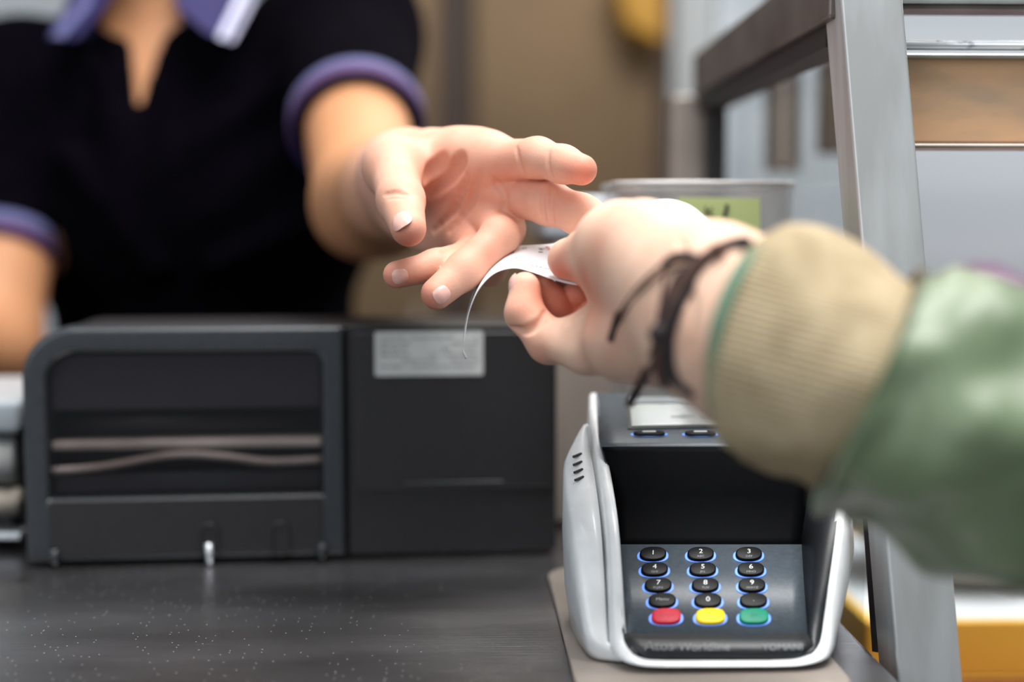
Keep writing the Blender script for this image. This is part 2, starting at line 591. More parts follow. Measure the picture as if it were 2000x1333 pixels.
def counter_mat():
    m = pm('scratched_counter', srgb(184, 183, 187), 0.32, 1.0, srgb(150, 148, 150), 14, stretch=(0.5, 1.5, 1), rvar=0.05, lo=0.3, hi=0.7)
    nt = m.node_tree
    b = nt.nodes['Principled BSDF']
    src = b.inputs['Base Color'].links[0].from_socket
    tc = nt.nodes.new('ShaderNodeTexCoord')
    # long fine scratches
    mp = nt.nodes.new('ShaderNodeMapping')
    mp.inputs['Scale'].default_value = (5, 420, 1)
    nt.links.new(tc.outputs['Object'], mp.inputs[0])
    n = nt.nodes.new('ShaderNodeTexNoise')
    n.inputs['Scale'].default_value = 3
    n.inputs['Detail'].default_value = 3
    nt.links.new(mp.outputs[0], n.inputs['Vector'])
    bp = nt.nodes.new('ShaderNodeBump')
    bp.inputs['Strength'].default_value = 0.5
    bp.inputs['Distance'].default_value = 0.0003
    nt.links.new(n.outputs['Fac'], bp.inputs['Height'])
    nt.links.new(bp.outputs[0], b.inputs['Normal'])
    # dust specks
    vo = nt.nodes.new('ShaderNodeTexVoronoi')
    vo.voronoi_dimensions = '2D'
    vo.inputs['Scale'].default_value = 300
    nt.links.new(tc.outputs['Object'], vo.inputs['Vector'])
    lt = nt.nodes.new('ShaderNodeMath')
    lt.operation = 'LESS_THAN'
    lt.inputs[1].default_value = 0.085
    nt.links.new(vo.outputs['Distance'], lt.inputs[0])
    sp = nt.nodes.new('ShaderNodeSeparateColor')
    nt.links.new(vo.outputs['Color'], sp.inputs[0])
    gt = nt.nodes.new('ShaderNodeMath')
    gt.operation = 'GREATER_THAN'
    gt.inputs[1].default_value = 0.90
    nt.links.new(sp.outputs[0], gt.inputs[0])
    mu = nt.nodes.new('ShaderNodeMath')
    mu.operation = 'MULTIPLY'
    nt.links.new(lt.outputs[0], mu.inputs[0])
    nt.links.new(gt.outputs[0], mu.inputs[1])
    mx = nt.nodes.new('ShaderNodeMix')
    mx.data_type = 'RGBA'
    nt.links.new(mu.outputs[0], mx.inputs[0])
    nt.links.new(src, mx.inputs[6])
    mx.inputs[7].default_value = (0.42, 0.42, 0.41, 1)
    nt.links.new(mx.outputs[2], b.inputs['Base Color'])
    iv = nt.nodes.new('ShaderNodeMath')
    iv.operation = 'SUBTRACT'
    iv.inputs[0].default_value = 1.0
    nt.links.new(mu.outputs[0], iv.inputs[1])
    nt.links.new(iv.outputs[0], b.inputs['Metallic'])
    return m


M['counter'] = counter_mat()
ZC = 0.9465   # counter top

# ------------------------------------------------------------------ setting
tag(MB().box(-3, -1.5, -0.05, 3, 3.3, 0).build('floor', M['floor']), kind='structure')
tag(MB().box(-3, 3.2, 0, 3, 3.3, 3.0).build('wall_back', M['white_wall']), kind='structure')
tag(MB().box(-3.1, -1.5, 0, -3, 3.3, 3.0).build('wall_left', M['white_wall']), kind='structure')
tag(MB().box(3, -1.5, 0, 3.1, 3.3, 3.0).build('wall_right', M['white_wall']), kind='structure')

# counter
ct = empty('counter', (-0.45, 0.62, 0))
MB().box(-1.25, 0.36, ZC - 0.035, 0.172, 0.975, ZC).build('worktop', M['counter'], ct, bevel=0.004, seg=3, world=True)
MB().box(-1.23, 0.42, 0, 0.15, 0.965, ZC - 0.0351).build('base_cabinet', M['steel_dark'], ct, bevel=0.003, world=True)
tag(ct, 'scratched stainless steel counter under the register and card terminal', 'counter')

# background cabinet of steel doors, warm light put into their brown
def px_x(px, Y):
    return P(px, 450, Y).x


cb = empty('storage_cabinet', (px_x(1050, 2.3), 2.5, 0))
x0, xm, x1 = px_x(560, 2.3), px_x(892, 2.3), px_x(1318, 2.3)
MB().box(x0, 2.33, 0, x1, 2.9, 2.2).build('cabinet_body', M['bronze_dark'], cb, world=True)
MB().box(x0 + 0.01, 2.30, 0.06, xm - 0.028, 2.329, 2.18).build('door', M['bronze'], cb, bevel=0.006, world=True)
MB().box(xm + 0.028, 2.30, 0.06, x1 - 0.03, 2.329, 2.18).build('door', M['bronze'], cb, bevel=0.006, world=True)
for xx in (xm - 0.06, xm + 0.06):
    MB().tube([(xx, 2.27, 0.9), (xx, 2.27, 1.0)], 0.006).build('handle', M['steel_far'], cb, world=True)
tag(cb, 'tall two door steel cabinet, brown in warm light, behind the cashier', 'cabinet')
yb = MB().add([P(1195, -60, 2.2), P(1300, -60, 2.2), P(1300, 90, 2.2), P(1225, 55, 2.2)] + [p + V((0, 0.098, 0)) for p in (P(1195, -60, 2.2), P(1300, -60, 2.2), P(1300, 90, 2.2), P(1225, 55, 2.2))],
              [(0, 1, 2, 3), (7, 6, 5, 4), (0, 4, 5, 1), (1, 5, 6, 2), (2, 6, 7, 3), (3, 7, 4, 0)]).build('hanging_bag', pm('mustard_bag', srgb(196, 144, 50), 0.6), bevel=0.01)
tag(yb, 'yellow bag hanging on the upper right of the brown cabinet', 'bag')

# ------------------------------------------------------------------ display case on the right
dc = empty('display_case', (0.6, 0.95, 0))
A0, A1 = P(1805, 1275, 0.568), P(1696, 0, 0.613)     # centre line of the slanted post's front face
dr = (A1 - A0).normalized()
ca = A0 - dr * 0.30 + V((0.0015, 0.0135, 0))
cb2 = A1 + dr * 0.045 + V((0.0015, 0.0135, 0))
MB().bar(ca, cb2, 0.027, 0.027, up=(0, -1, 0.17)).build('corner_post', M['steel'], dc, bevel=0.0016, seg=3, world=True)
xb = px_x(1612, 0.62)
zb0, zb1 = P(1612, 35, 0.62).z, P(1480, 0, 0.755).z
MB().box(xb, 0.622, zb0, xb + 0.03, 0.985, zb1).build('side_beam', M['steel_dark'], dc, bevel=0.002, world=True)  # the beam's dark brown reflection is put into its steel colour
MB().box(xb + 0.004, 0.640, zb0 - 0.010, xb + 0.020, 0.985, zb0 - 0.0002).build('gasket', M['gasket'], dc, world=True)
xf0, xf1 = px_x(1312, 0.985), px_x(1366, 0.985)
MB().box(xf0, 0.9855, 0.3, xf1 + 0.004, 1.012, zb0 + 0.001).build('rear_post', M['steel_far'], dc, bevel=0.002, world=True)
MB().box(xf1 + 0.002, 0.960, ZC + 0.001, xf1 + 0.014, 0.9848, zb0 - 0.0105).build('gasket', M['gasket'], dc, world=True)
# glass side
gx = 0.180
MB().box(gx, 0.630, 0.80, gx + 0.003, 0.9595, zb0 - 0.0105).build('side_glass', M['glass'], dc, world=True)
MB().bar(P(1692, 1010, 0.600) + V((.004, .012, 0)), P(1712, 1290, 0.590) + V((.004, .012, 0)), 0.003, 0.004).build('gasket', M['gasket'], dc, world=True)
# front rails, to the right of the post
yr = 0.625
def rail(py0, py1, Y, th, name, m, x_from=0.186, bev=0.001):
    z1, z0 = P(1800, py0, Y).z, P(1800, py1, Y).z
    return MB().box(x_from, Y, z0, 1.0, Y + th, z1).build(name, m, dc, bevel=bev, world=True)
rail(-10, 6, 0.640, 0.02, 'top_rail', M['steel'], 0.170)
rail(6.5, 19, 0.642, 0.018, 'top_rail', M['steel_dark'], 0.172)
zr = P(1800, 88, 0.632).z
MB().tube([(0.180, 0.632, zr), (1.0, 0.632, zr)], 0.0023, 16).build('round_rod', M['rod'], dc, smooth=True, world=True)
rail(103, 112, 0.628, 0.02, 'panel_ledge', M['steel'], 0.180)
rail(113, 279, 0.634, 0.004, 'brown_panel', M['brown_reflection'], 0.182)
rail(280, 290, 0.628, 0.02, 'panel_lip', M['steel_far'], 0.186)
# interior and body
MB().box(px_x(1396, 1.5), 1.50, 0.3, 1.4, 1.52, 1.50).build('back_panel', M['case_back'], dc, world=True)
MB().box(px_x(1500, 1.15), 1.15, P(1500, 335, 1.15).z, px_x(1562, 1.15), 1.17, 1.4645).build('hanging_bracket', M['bracket'], dc, bevel=0.002, world=True)
MB().box(px_x(1522, 1.14), 1.14, P(1500, 330, 1.15).z, px_x(1536, 1.14), 1.1495, 1.4645).build('hanging_bracket', M['steel_far'], dc, bevel=0.002, world=True)
MB().box(px_x(1602, 1.10), 1.10, P(1600, 300, 1.10).z, px_x(1660, 1.10), 1.12, 1.4645).build('hanging_bracket', M['bracket'], dc, bevel=0.002, world=True)
MB().box(px_x(1396, 1.5) + 0.002, 1.02, 1.465, 1.35, 1.499, 1.48).build('case_roof', M['steel_dark'], dc, world=True)
zs = P(1950, 1312, 0.82).z
MB().box(0.225, 0.66, zs - 0.02, 1.2, 1.45, zs).build('display_shelf', M['red_brown'], dc, bevel=0.002, world=True)
MB().box(0.225, 0.66, 0, 1.2, 1.45, zs - 0.0205).build('cabinet_base', M['steel_dark'], dc, world=True)
tag(dc, 'steel framed glass display case with slanted corner post right of the counter', 'display case')

# tray and dish in the case
zt = zs + 0.0005
ty = MB().ring(rrect(0.262, 0, 0.80, 0.032, 0.004), rrect(0.268, 0.004, 0.794, 0.036, 0.003), 0, 0.001)
tr = empty('display_tray', (0.53, 0.90, zt))
m_ = MB()
m_.box(0.235, 0.80, zt, 0.85, 1.05, zt + 0.003)
m_.box(0.235, 0.80, zt + 0.003, 0.85, 0.806, zt + 0.036)
m_.box(0.235, 1.044, zt + 0.003, 0.85, 1.05, zt + 0.036)
m_.box(0.235, 0.8061, zt + 0.003, 0.241, 1.0439, zt + 0.036)
m_.box(0.844, 0.8061, zt + 0.003, 0.85, 1.0439, zt + 0.036)
bpy.data.objects.remove(tr)
trayo = m_.build('display_tray', M['yellow'], bevel=0.003)
MB().box(0.242, 0.807, zt + 0.0031, 0.843, 1.043, zt + 0.0335).build('paper_liner', M['white_wall'], trayo, bevel=0.003)
tag(trayo, 'bright yellow plastic tray with a white liner low inside the glass display case', 'tray')
def lathe(prof, c, n=48):
    vs, fs = [], []
    for r, z in prof:
        for k in range(n):
            a = 2 * math.pi * k / n
            vs.append((c[0] + r * math.cos(a), c[1] + r * math.sin(a), c[2] + z))
    for i in range(len(prof) - 1):
        for k in range(n):
            fs.append((i * n + k, i * n + (k + 1) % n, (i + 1) * n + (k + 1) % n, (i + 1) * n + k))
    return vs, fs
v_, f_ = lathe([(0.0001, 0.0), (0.04, 0.0), (0.045, 0.004), (0.075, 0.03), (0.088, 0.055), (0.0855, 0.056), (0.072, 0.032), (0.043, 0.008), (0.0001, 0.007)], (0.330, 0.925, zt + 0.0345))
tag(MB().add(v_, f_).build('serving_bowl', M['cream'], smooth=True), 'cream bowl standing on the white liner of the yellow tray behind glass', 'bowl')
v_, f_ = lathe([(0.0001, 0.0), (0.04, 0.0), (0.04, 0.10), (0.03, 0.13), (0.012, 0.155), (0.012, 0.175), (0.0001, 0.176)], (px_x(1930, 1.25), 1.25, zs + 0.0005))
M['plum'] = pm('plum_plastic', srgb(96, 50, 86), 0.4)
zz = P(1920, 520, 1.25).z - zs
v_, f_ = lathe([(0.0001, 0.0), (0.05, 0.0), (0.052, zz * 0.7), (0.04, zz * 0.93), (0.012, zz), (0.0001, zz)], (px_x(1925, 1.25), 1.25, zs + 0.0005))
tag(MB().add(v_, f_).build('squeeze_bottle', M['plum'], smooth=True), 'plum coloured rounded container in the case, above the sleeve', 'container')

# ------------------------------------------------------------------ clear bin with green note
bn = empty('clear_bin', (P(1385, 450, 0.76).x, 0.76, ZC))
def binwall(py_top=358):
    y0, y1 = 0.722, 0.805
    xl0, xr0 = px_x(1232, y0), px_x(1528, y0)
    zt_ = P(1400, py_top, y0).z
    outer_b = rrect(xl0, y0, xr0, y1, 0.012)
    outer_t = rrect(xl0 - 0.007, y0 - 0.004, xr0 + 0.008, y1 + 0.004, 0.016)
    n = len(outer_b)
    t = 0.0025
    cx, cy = (xl0 + xr0) / 2, (y0 + y1) / 2
    shr = lambda p: (cx + (p[0] - cx) * (1 - t / 0.05), cy + (p[1] - cy) * (1 - t / 0.055))
    vs = [(x, y, ZC + 0.001) for x, y in outer_b] + [(x, y, zt_) for x, y in outer_t]
    vs += [(*shr(p), zt_) for p in outer_t] + [(*shr(p), ZC + 0.004) for p in outer_b]
    fs = []
    for L in range(3):
        for i in range(n):
            j = (i + 1) % n
            fs.append((L * n + i, L * n + j, (L + 1) * n + j, (L + 1) * n + i))
    fs.append(tuple(range(n)))
    fs.append(tuple(3 * n + i for i in range(n)))
    return vs, fs, outer_t, zt_, shr
vs, fs, ot, zt_, shr = binwall()
MB().add(vs, fs).build('bin_wall', M['acrylic'], bn, smooth=False, world=True)
MB().tube([(x, y, zt_) for x, y in ot] + [(ot[0][0], ot[0][1], zt_)], 0.0013, 8, caps=False).build('rim', M['acrylic_edge'], bn, smooth=True, world=True)
tag(bn, 'clear plastic bin behind the card terminal carrying a green note', 'bin')
nt_ = MB().add([P(1325, 386, 0.7160), P(1484, 388, 0.7160), P(1484, 472, 0.7175), P(1325, 472, 0.7175)], [(0, 1, 2, 3)]).build('paper_note', M['green_note'])
so = nt_.modifiers.new('s', 'SOLIDIFY'); so.thickness = 0.0004; so.offset = 1
tag(nt_, 'light green paper note with dark handwriting stuck on the clear bin', 'note')
def stroke(pts, r=0.0007, Y=0.7152, name='handwriting'):
    MB().tube([P(x, y, Y) for x, y in pts], r, 6).build(name, M['ink'], nt_, world=True)
stroke([(1420, 400), (1419, 410), (1414, 424)], 0.0009)
stroke([(1420, 434), (1419, 436)], 0.0009)
stroke([(1378, 403), (1380, 424)], 0.0004)
stroke([(1392, 406), (1382, 414), (1394, 424)], 0.0004)
# pale crate behind the bin, its left part shows between register and terminal
kb = empty('storage_box', (px_x(1140, 0.9), 0.95, ZC))
M['greige'] = pm('greige_box', srgb(190, 178, 168), 0.55, 0, srgb(172, 160, 150), 6)
M['pale_blue'] = pm('pale_grey_box', srgb(196, 206, 214), 0.5, 0, srgb(170, 178, 186), 12)
MB().box(px_x(1076, 0.83), 0.83, ZC + 0.001, px_x(1212, 0.83), 0.97, P(1100, 470, 0.83).z).build('box_body', M['greige'], kb, bevel=0.004, world=True)
MB().box(px_x(1058, 0.83), 0.828, P(1100, 469.5, 0.83).z, px_x(1214, 0.83), 0.972, P(1100, 382, 0.83).z).build('box_lid', M['pale_blue'], kb, bevel=0.004, world=True)
tag(kb, 'pale grey beige box between the register and the clear bin', 'box')

# ------------------------------------------------------------------ receipt printer / register block
PW = 0.2790
pr = empty('receipt_printer', (P(50, 1098, 0.737).x, 0.737, ZC), math.atan(0.02 / 0.2785))
H = 0.1255
hb = MB().prism(rrect(0.001, 0.004, PW - 0.001, H - 0.002, [0.002, 0.002, 0.006, 0.022]), 0.030, 0.115)
hb.build('housing', M['black_plastic'], pr, bevel=0.002)
xd = 0.1655
outer = rrect(0.0, 0.002, xd, H, [0.002, 0.001, 0.001, 0.026], 9)
inner = rrect(0.0125, 0.036, 0.1535, H - 0.0135, [0.001, 0.001, 0.009, 0.016], 9)
fr = MB().ring(outer, inner, 0.0, 0.0298).build('lid_frame', M['frame_plastic'], pr, bevel=0.0040, seg=4)
MB().prism(inner, 0.003, 0.0045).build('smoked_window', M['smoke'], pr)
MB().box(0.0127, 0.027, 0.0365, 0.1533, 0.0298, H - 0.014).build('inner_wall', M['inner_black'], pr)
# parts behind the window; pale bars stand in for its reflected light stripes
MB().box(0.013, 0.0065, 0.0605, 0.153, 0.0265, 0.0650).build('reflection_bar', M['bar_beige'], pr, bevel=0.001)
m_ = MB()
pts = spline([(0.013, 0.008, 0.0495), (0.04, 0.008, 0.0515), (0.075, 0.008, 0.0570), (0.10, 0.008, 0.0560), (0.125, 0.008, 0.0525), (0.153, 0.008, 0.0530)], 30)
m_.tube([tuple(p) for p in pts], 0.0022, 8)
m_.build('reflection_curve', M['bar_beige'], pr, smooth=True)  # curved pale tube added for a light band reflected in the window
MB().box(0.013, 0.007, 0.0815, 0.153, 0.0265, 0.1110).build('inner_cover', M['inner_grey'], pr, bevel=0.001)
MB().box(0.0135, 0.009, 0.037, 0.1525, 0.0265, 0.0475).build('inner_cover', M['inner_green'], pr, bevel=0.001)
MB().tube([(0.013, 0.020, 0.0735), (0.153, 0.020, 0.0735)], 0.006, 20).build('roller', M['inner_black'], pr, smooth=True)
# lower front flap with two slots
fo = rrect(0.0128, 0.0065, 0.1532, 0.0352, 0.001)
MB().prism(fo, -0.0012, 0.0005).build('front_flap', M['black_plastic'], pr, bevel=0.0006)
for sx_, mm in ((0.0940, M['inner_black']), (0.1310, M['black_plastic'])):
    MB().ring(rrect(sx_ - 0.0052, 0.004, sx_ + 0.0052, 0.0225, 0.0051), rrect(sx_ - 0.0036, 0.005, sx_ + 0.0036, 0.0208, 0.0035), -0.0030, -0.0013).build('slot_rim', M['black_plastic'], pr, bevel=0.0005)
    MB().prism(rrect(sx_ - 0.0036, 0.005, sx_ + 0.0036, 0.0208, 0.0035), -0.0017, -0.00125).build('slot', mm, pr)
MB().tube([(0.0945, -0.0035, 0.001), (0.0945, -0.0040, 0.006), (0.0938, -0.0030, 0.0115)], 0.0019, 10).build('release_lever', M['rod'], pr, smooth=True)
for sx_ in (0.0150, 0.1530):
    MB().tube([(sx_, -0.002, 0.002), (sx_, -0.002, 0.010)], 0.0022, 10).build('hinge_pin', M['frame_plastic'], pr, smooth=True)
# right-hand cover
co_ = MB().prism(rrect(xd + 0.0014, 0.002, PW, H, [0.001, 0.002, 0.010, 0.001]), 0.004, 0.0298).build('side_block', M['black_plastic'], pr, bevel=0.0025, seg=3)
MB().prism(rrect(xd + 0.005, 0.0375, PW - 0.002, H - 0.004, [0.001, 0.001, 0.007, 0.001]), 0.0008, 0.0038).build('cover_door', M['black_plastic'], pr, bevel=0.0014, seg=3)
MB().box(0.197, -0.0006, 0.0405, 0.250, 0.0007, 0.0415).build('finger_lip', M['frame_plastic'], pr, bevel=0.0004)
lab = MB().prism(rrect(0.1815, 0.0985, 0.2390, 0.1220, 0.0012), 0.0001, 0.00075).build('rating_label', M['label_silver'], pr)
random.seed(3)
lm = MB()
for row in range(6):
    x = 0.1845
    while x < 0.235:
        w2 = random.uniform(0.0015, 0.006)
        if random.random() < 0.7:
            lm.box(x, -0.0001, 0.1185 - row * 0.0031, min(x + w2, 0.2365), 0.00005, 0.1198 - row * 0.0031)
        x += w2 + 0.0012
tag(lm.build('printed_lines', M['label_print'], lab), 'faint grey print')
tag(pr, 'black receipt printer with smoked window and silver label on the counter', 'printer')

# grey machine left of the printer
gm = empty('label_machine', (P(-60, 1090, 0.77).x, 0.83, ZC))
gx0, gx1 = P(-420, 1090, 0.77).x, P(46, 1090, 0.77).x
zof = lambda py, Y=0.77: P(0, py, Y).z
MB().box(gx0, 0.77, zof(850), gx1, 0.9, zof(782)).build('top_cover', pm('light_grey_plastic', srgb(176, 184, 188), 0.35, 0, srgb(150, 158, 164), 5), gm, bevel=0.004, world=True)
zc_ = (zof(855) + zof(955)) / 2
MB().tube([(gx0, 0.785, zc_), (gx1 - 0.006, 0.785, zc_)], (zof(855) - zof(955)) / 2, 32).build('drum', M['label_silver'], gm, smooth=True, world=True)
zc_ = (zof(960) + zof(1015)) / 2
MB().tube([(gx0, 0.78, zc_), (gx1 - 0.004, 0.78, zc_)], (zof(960) - zof(1015)) / 2, 24).build('paper_roll', M['cream'], gm, smooth=True, world=True)
MB().box(gx0, 0.79, ZC + 0.001, gx1 - 0.01, 0.9, zof(850) - 0.0005).build('machine_body', M['inner_black'], gm, bevel=0.003, world=True)
MB().box(gx0, 0.772, zof(1057), gx1 - 0.002, 0.7895, zof(1043)).build('chrome_strip', M['rod'], gm, bevel=0.001, world=True)
tag(gm, 'grey machine with silver drum and cream roll left of the printer', 'machine')

# ------------------------------------------------------------------ card terminal
CT = P(1400, 1310, 0.60)
tm = empty('card_terminal', (CT.x, 0.60, ZC))
kp0, kp1 = P(1400, 1238, 0.556), P(1400, 1064, 0.600)     # keypad plane, front to back
kn = V((1, 0, 0)).cross((kp1 - kp0)).normalized()
if kn.z < 0: kn = -kn
ku = (kp1 - kp0).normalized()
def K(px, py):
    return on_plane(px, py, kp0, kn)
# rim curve (outer top of the white shell): (px, py, Y) left and right, front to back
rimL = [(1300, 1292, .5445), (1258, 1289, .5452), (1232, 1276, .5475), (1215, 1250, .5535), (1209, 1200, .560), (1205, 1130, .567), (1196, 1010, .584), (1182, 920, .612), (1166, 850, .640), (1160, 800, .662), (1160, 768, .688)]
def rimR_of(i):
    tab = [(1500, 1292, .5445), (1556, 1289, .5452), (1590, 1276, .5475), (1606, 1250, .5535), (1614, 1200, .560), (1624, 1130, .567), (1641, 1010, .584), (1650, 930, .612), (1640, 850, .640), (1596, 800, .662), (1556, 768, .688)]
    return tab[i]
L3 = [V(p) for p in spline([P(*q) for q in rimL], 61)]
R3 = [V(p) for p in spline([P(*rimR_of(i)) for i in range(len(rimL))], 61)]
Fm = (L3[0] + R3[0]) / 2
path = L3[::-1] + [L3[0].lerp(R3[0], t) for t in (0.33, 0.66)] + R3
# plan normals (pointing outward)
cx = (L3[30].x + R3[30].x) / 2
th = 0.0046
vs, fs = [], []
NP = len(path)
for i, p in enumerate(path):
    t = path[min(i + 1, NP - 1)] - path[max(i - 1, 0)]
    t = V((t.x, t.y, 0)).normalized()
    n = V((t.y, -t.x, 0))
    if n.dot(V((p.x - cx, p.y - 0.62, 0))) < 0: n = -n
    ztop = p.z
    zbot = ZC + 0.0045 + 0.004 * (p.y - 0.545) / 0.14
    zi = max(ztop - 0.016, zbot)
    o_, i_ = p + n * th * 0.5, p - n * th * 0.5
    bulge = 0.0022
    vs += [V((i_.x, i_.y, zi)), V((i_.x, i_.y, ztop - 0.001)), V((p.x - n.x * th * .25, p.y - n.y * th * .25, ztop)), V((p.x + n.x * th * .25, p.y + n.y * th * .25, ztop)),
           V((o_.x, o_.y, ztop - 0.0012)), V((o_.x + n.x * bulge, o_.y + n.y * bulge, (ztop + zbot) / 2)), V((o_.x - n.x * 0.003, o_.y - n.y * 0.003, zbot)), V((i_.x, i_.y, zbot))]
for i in range(NP - 1):
    for k in range(8):
        fs.append((i * 8 + k, i * 8 + (k + 1) % 8, (i + 1) * 8 + (k + 1) % 8, (i + 1) * 8 + k))
fs += [tuple(range(8)), tuple((NP - 1) * 8 + k for k in range(8))]
MB().add(vs, fs).build('white_shell', M['white_plastic'], tm, smooth=True, world=True)
# white swipe-reader cheek on the left
ckL = [(1205, 1302, .553), (1160, 1265, .557), (1140, 1190, .562), (1126, 1090, .572), (1112, 1000, .586), (1100, 920, .606), (1100, 858, .622), (1116, 838, .632), (1134, 828, .640)]
ck = [V(p) for p in spline([P(*q) for q in ckL], 50)]
Ly = [q.y for q in L3]
def rim_at(y):
    i = max(k for k in range(len(Ly) - 1) if Ly[k] <= y or k == 0)
    u = (y - Ly[i]) / max(Ly[i + 1] - Ly[i], 1e-6)
    return L3[i].lerp(L3[i + 1], min(max(u, 0), 1))
vs, fs = [], []
NC = 9
topline = []
for i, p in enumerate(ck):
    y = p.y
    q = rim_at(y)
    g_ = i / 49
    xo, xi = p.x, max(q.x - th * 0.5 - 0.0026, p.x + 0.004)
    zt2 = max(q.z - 0.0045 + 0.0095 * g_ * g_, ZC + 0.009)
    zb = ZC + 0.004
    wd = xi - xo
    hgt = zt2 - zb
    vs += [V((xo + wd * .25, y, zb)), V((xo + wd * .08, y, zb + hgt * .25)), V((xo, y, zb + hgt * .6)), V((xo + wd * .03, y, zt2 - min(.004, hgt * .25))), V((xo + wd * .14, y, zt2 - min(.0015, hgt * .1))),
           V((xo + wd * .35, y, zt2 - 0.0002)), V((xo + wd * .75, y, zt2 + 0.0002)), V((xi, y, zt2 - 0.0006)), V((xi, y, zb))]
    topline.append(V(((xo + wd * .5), y, zt2)))
for i in range(49):
    for k in range(NC):
        fs.append((i * NC + k, i * NC + (k + 1) % NC, (i + 1) * NC + (k + 1) % NC, (i + 1) * NC + k))
fs += [tuple(range(NC)), tuple(49 * NC + k for k in range(NC))]
chk = MB().add(vs, fs).build('swipe_reader', M['white_plastic'], tm, smooth=True, world=True)
def topy(p):
    q = RM.transposed() @ (p - CAM)
    return 666.5 + q.y / q.z * FPX
for k in range(4):
    want = 892 + 15 * k
    c = min((topline[i].lerp(topline[i + 1], t / 8) for i in range(49) for t in range(8)), key=lambda p: abs(topy(p) - want))
    d_ = V((0.0019, 0.0020, 0.0003))
    MB().tube([c - d_ + V((0, -.0004, .0004)), c + d_ + V((0, -.0004, .0006))], 0.0006, 8).build('speaker_slot', M['ink'], chk, world=True)

# dark inner face: floor strips lofted between the rims
prof = [(1285, .5465), (1262, .550), (1238, .556), (1064, .600), (1050, .6035), (965, .612), (884, .6195), (873, .6215), (856, .630), (768, .688)]
rows = []
fL = [1262, 1230, 1214, 1203, 1201, 1195, 1180, 1176, 1173, 1162]
fR = [1560, 1590, 1577, 1566, 1566, 1578, 1604, 1606, 1608, 1552]
for (py, Y), a, b in zip(prof, fL, fR):
    rows.append((P(a, py, Y), P(b, py, Y)))
def strip(rs, m, name, nx=14, bev=0.0):
    vs, fs = [], []
    for a, b in rs:
        for k in range(nx + 1):
            t = k / nx
            vs.append(a.lerp(b, t))
    n = nx + 1
    for i in range(len(rs) - 1):
        for k in range(nx):
            fs.append((i * n + k, i * n + k + 1, (i + 1) * n + k + 1, (i + 1) * n + k))
    o = MB().add(vs, fs).build(name, m, tm, smooth=True, world=True)
    s2 = o.modifiers.new('s', 'SOLIDIFY'); s2.thickness = 0.002; s2.offset = -1
    return o
strip(rows[0:3], M['slate_dark'], 'front_bezel')
strip(rows[2:4], M['slate'], 'keypad_plate')
strip(rows[3:8], M['shaded_black'], 'back_wall_panel')
dsub = [rows[7], (P(1173, 864, .6252), P(1614, 864, .6252)), rows[8], rows[9]]
strip(dsub, M['slate'], 'display_deck')
# inner side walls up to the rims
def inner_x(side, y):
    return None
def at_y(line, y):
    k = 0
    while k < len(line) - 2 and line[k + 1].y < y: k += 1
    u = (y - line[k].y) / max(line[k + 1].y - line[k].y, 1e-6)
    return line[k].lerp(line[k + 1], min(max(u, 0), 1))
for side, R_, fi in (('l', L3, 0), ('r', R3, 1)):
    flo = [r[fi] for r in rows]
    vs, fs = [], []
    n_ = 60
    sgn = 1 if side == 'l' else -1
    for y_ in np.linspace(0.5475, 0.6865, n_):
        q, f = at_y(R_, y_), at_y(flo, y_)
        vs += [V((q.x + sgn * th * 0.2, y_, q.z - 0.0008)), V((f.x * .5 + q.x * .5 + sgn * th * 0.2, y_, q.z * .65 + f.z * .35)), V((f.x, y_, f.z - 0.001))]
    for i in range(n_ - 1):
        for k in (0, 1):
            fs.append((3 * i + k, 3 * i + k + 1, 3 * i + k + 4, 3 * i + k + 3))
    o = MB().add(vs, fs).build('side_wall', M['slate_dark'], tm, smooth=True, world=True)
    s2 = o.modifiers.new('s', 'SOLIDIFY'); s2.thickness = 0.001; s2.offset = 0
# under body
ub = MB()
xa, xb_ = L3[40].x + 0.004, R3[40].x - 0.004
ub.add([V((L3[8].x + 0.006, 0.552, ZC + 0.0042)), V((R3[8].x - 0.006, 0.552, ZC + 0.0042)), V((xb_, 0.70, ZC + 0.0042)), V((xa, 0.70, ZC + 0.0042)),
        V((L3[8].x + 0.006, 0.552, ZC + 0.008)), V((R3[8].x - 0.006, 0.552, ZC + 0.008)), V((xb_, 0.70, P(1400, 768, .688).z - 0.004)), V((xa, 0.70, P(1400, 768, .688).z - 0.004)),
        V((L3[8].x + 0.006, 0.600, ZC + 0.028)), V((R3[8].x - 0.006, 0.600, ZC + 0.028)), V((xb_, 0.63, ZC + 0.068)), V((xa, 0.63, ZC + 0.068))],
       [(0, 3, 2, 1), (0, 1, 5, 4), (4, 5, 9, 8), (8, 9, 10, 11), (11, 10, 6, 7), (3, 7, 6, 2), (1, 2, 6, 10, 9, 5), (0, 4, 8, 11, 7, 3)])
ub.build('under_body', M['slate_dark'], tm, world=True)
# keys
def ellipse_key(c, w2, l2, h, m, name, ecc=1.0, parent=tm, rnd=0.8):
    vs, fs = [], []
    n = 32
    xd_ = V((1, 0, 0))
    for rr, hh in ((1.0, -0.0005), (1.0, h * 0.7), (0.96, h * 0.92), (0.86, h)):
        for k in range(n):
            a = 2 * math.pi * k / n
            ca_, sa_ = math.cos(a), math.sin(a)
            ex = math.copysign(abs(ca_) ** rnd, ca_)
            ey = math.copysign(abs(sa_) ** rnd, sa_)
            vs.append(c + xd_ * ex * w2 * rr + ku * ey * l2 * rr + kn * hh)
    for i in range(3):
        for k in range(n):
            fs.append((i * n + k, i * n + (k + 1) % n, (i + 1) * n + (k + 1) % n, (i + 1) * n + k))
    fs.append(tuple(3 * n + k for k in range(n)))
    fs.append(tuple(range(n))[::-1])
    return MB().add(vs, fs).build(name, m, parent, smooth=True, world=True)
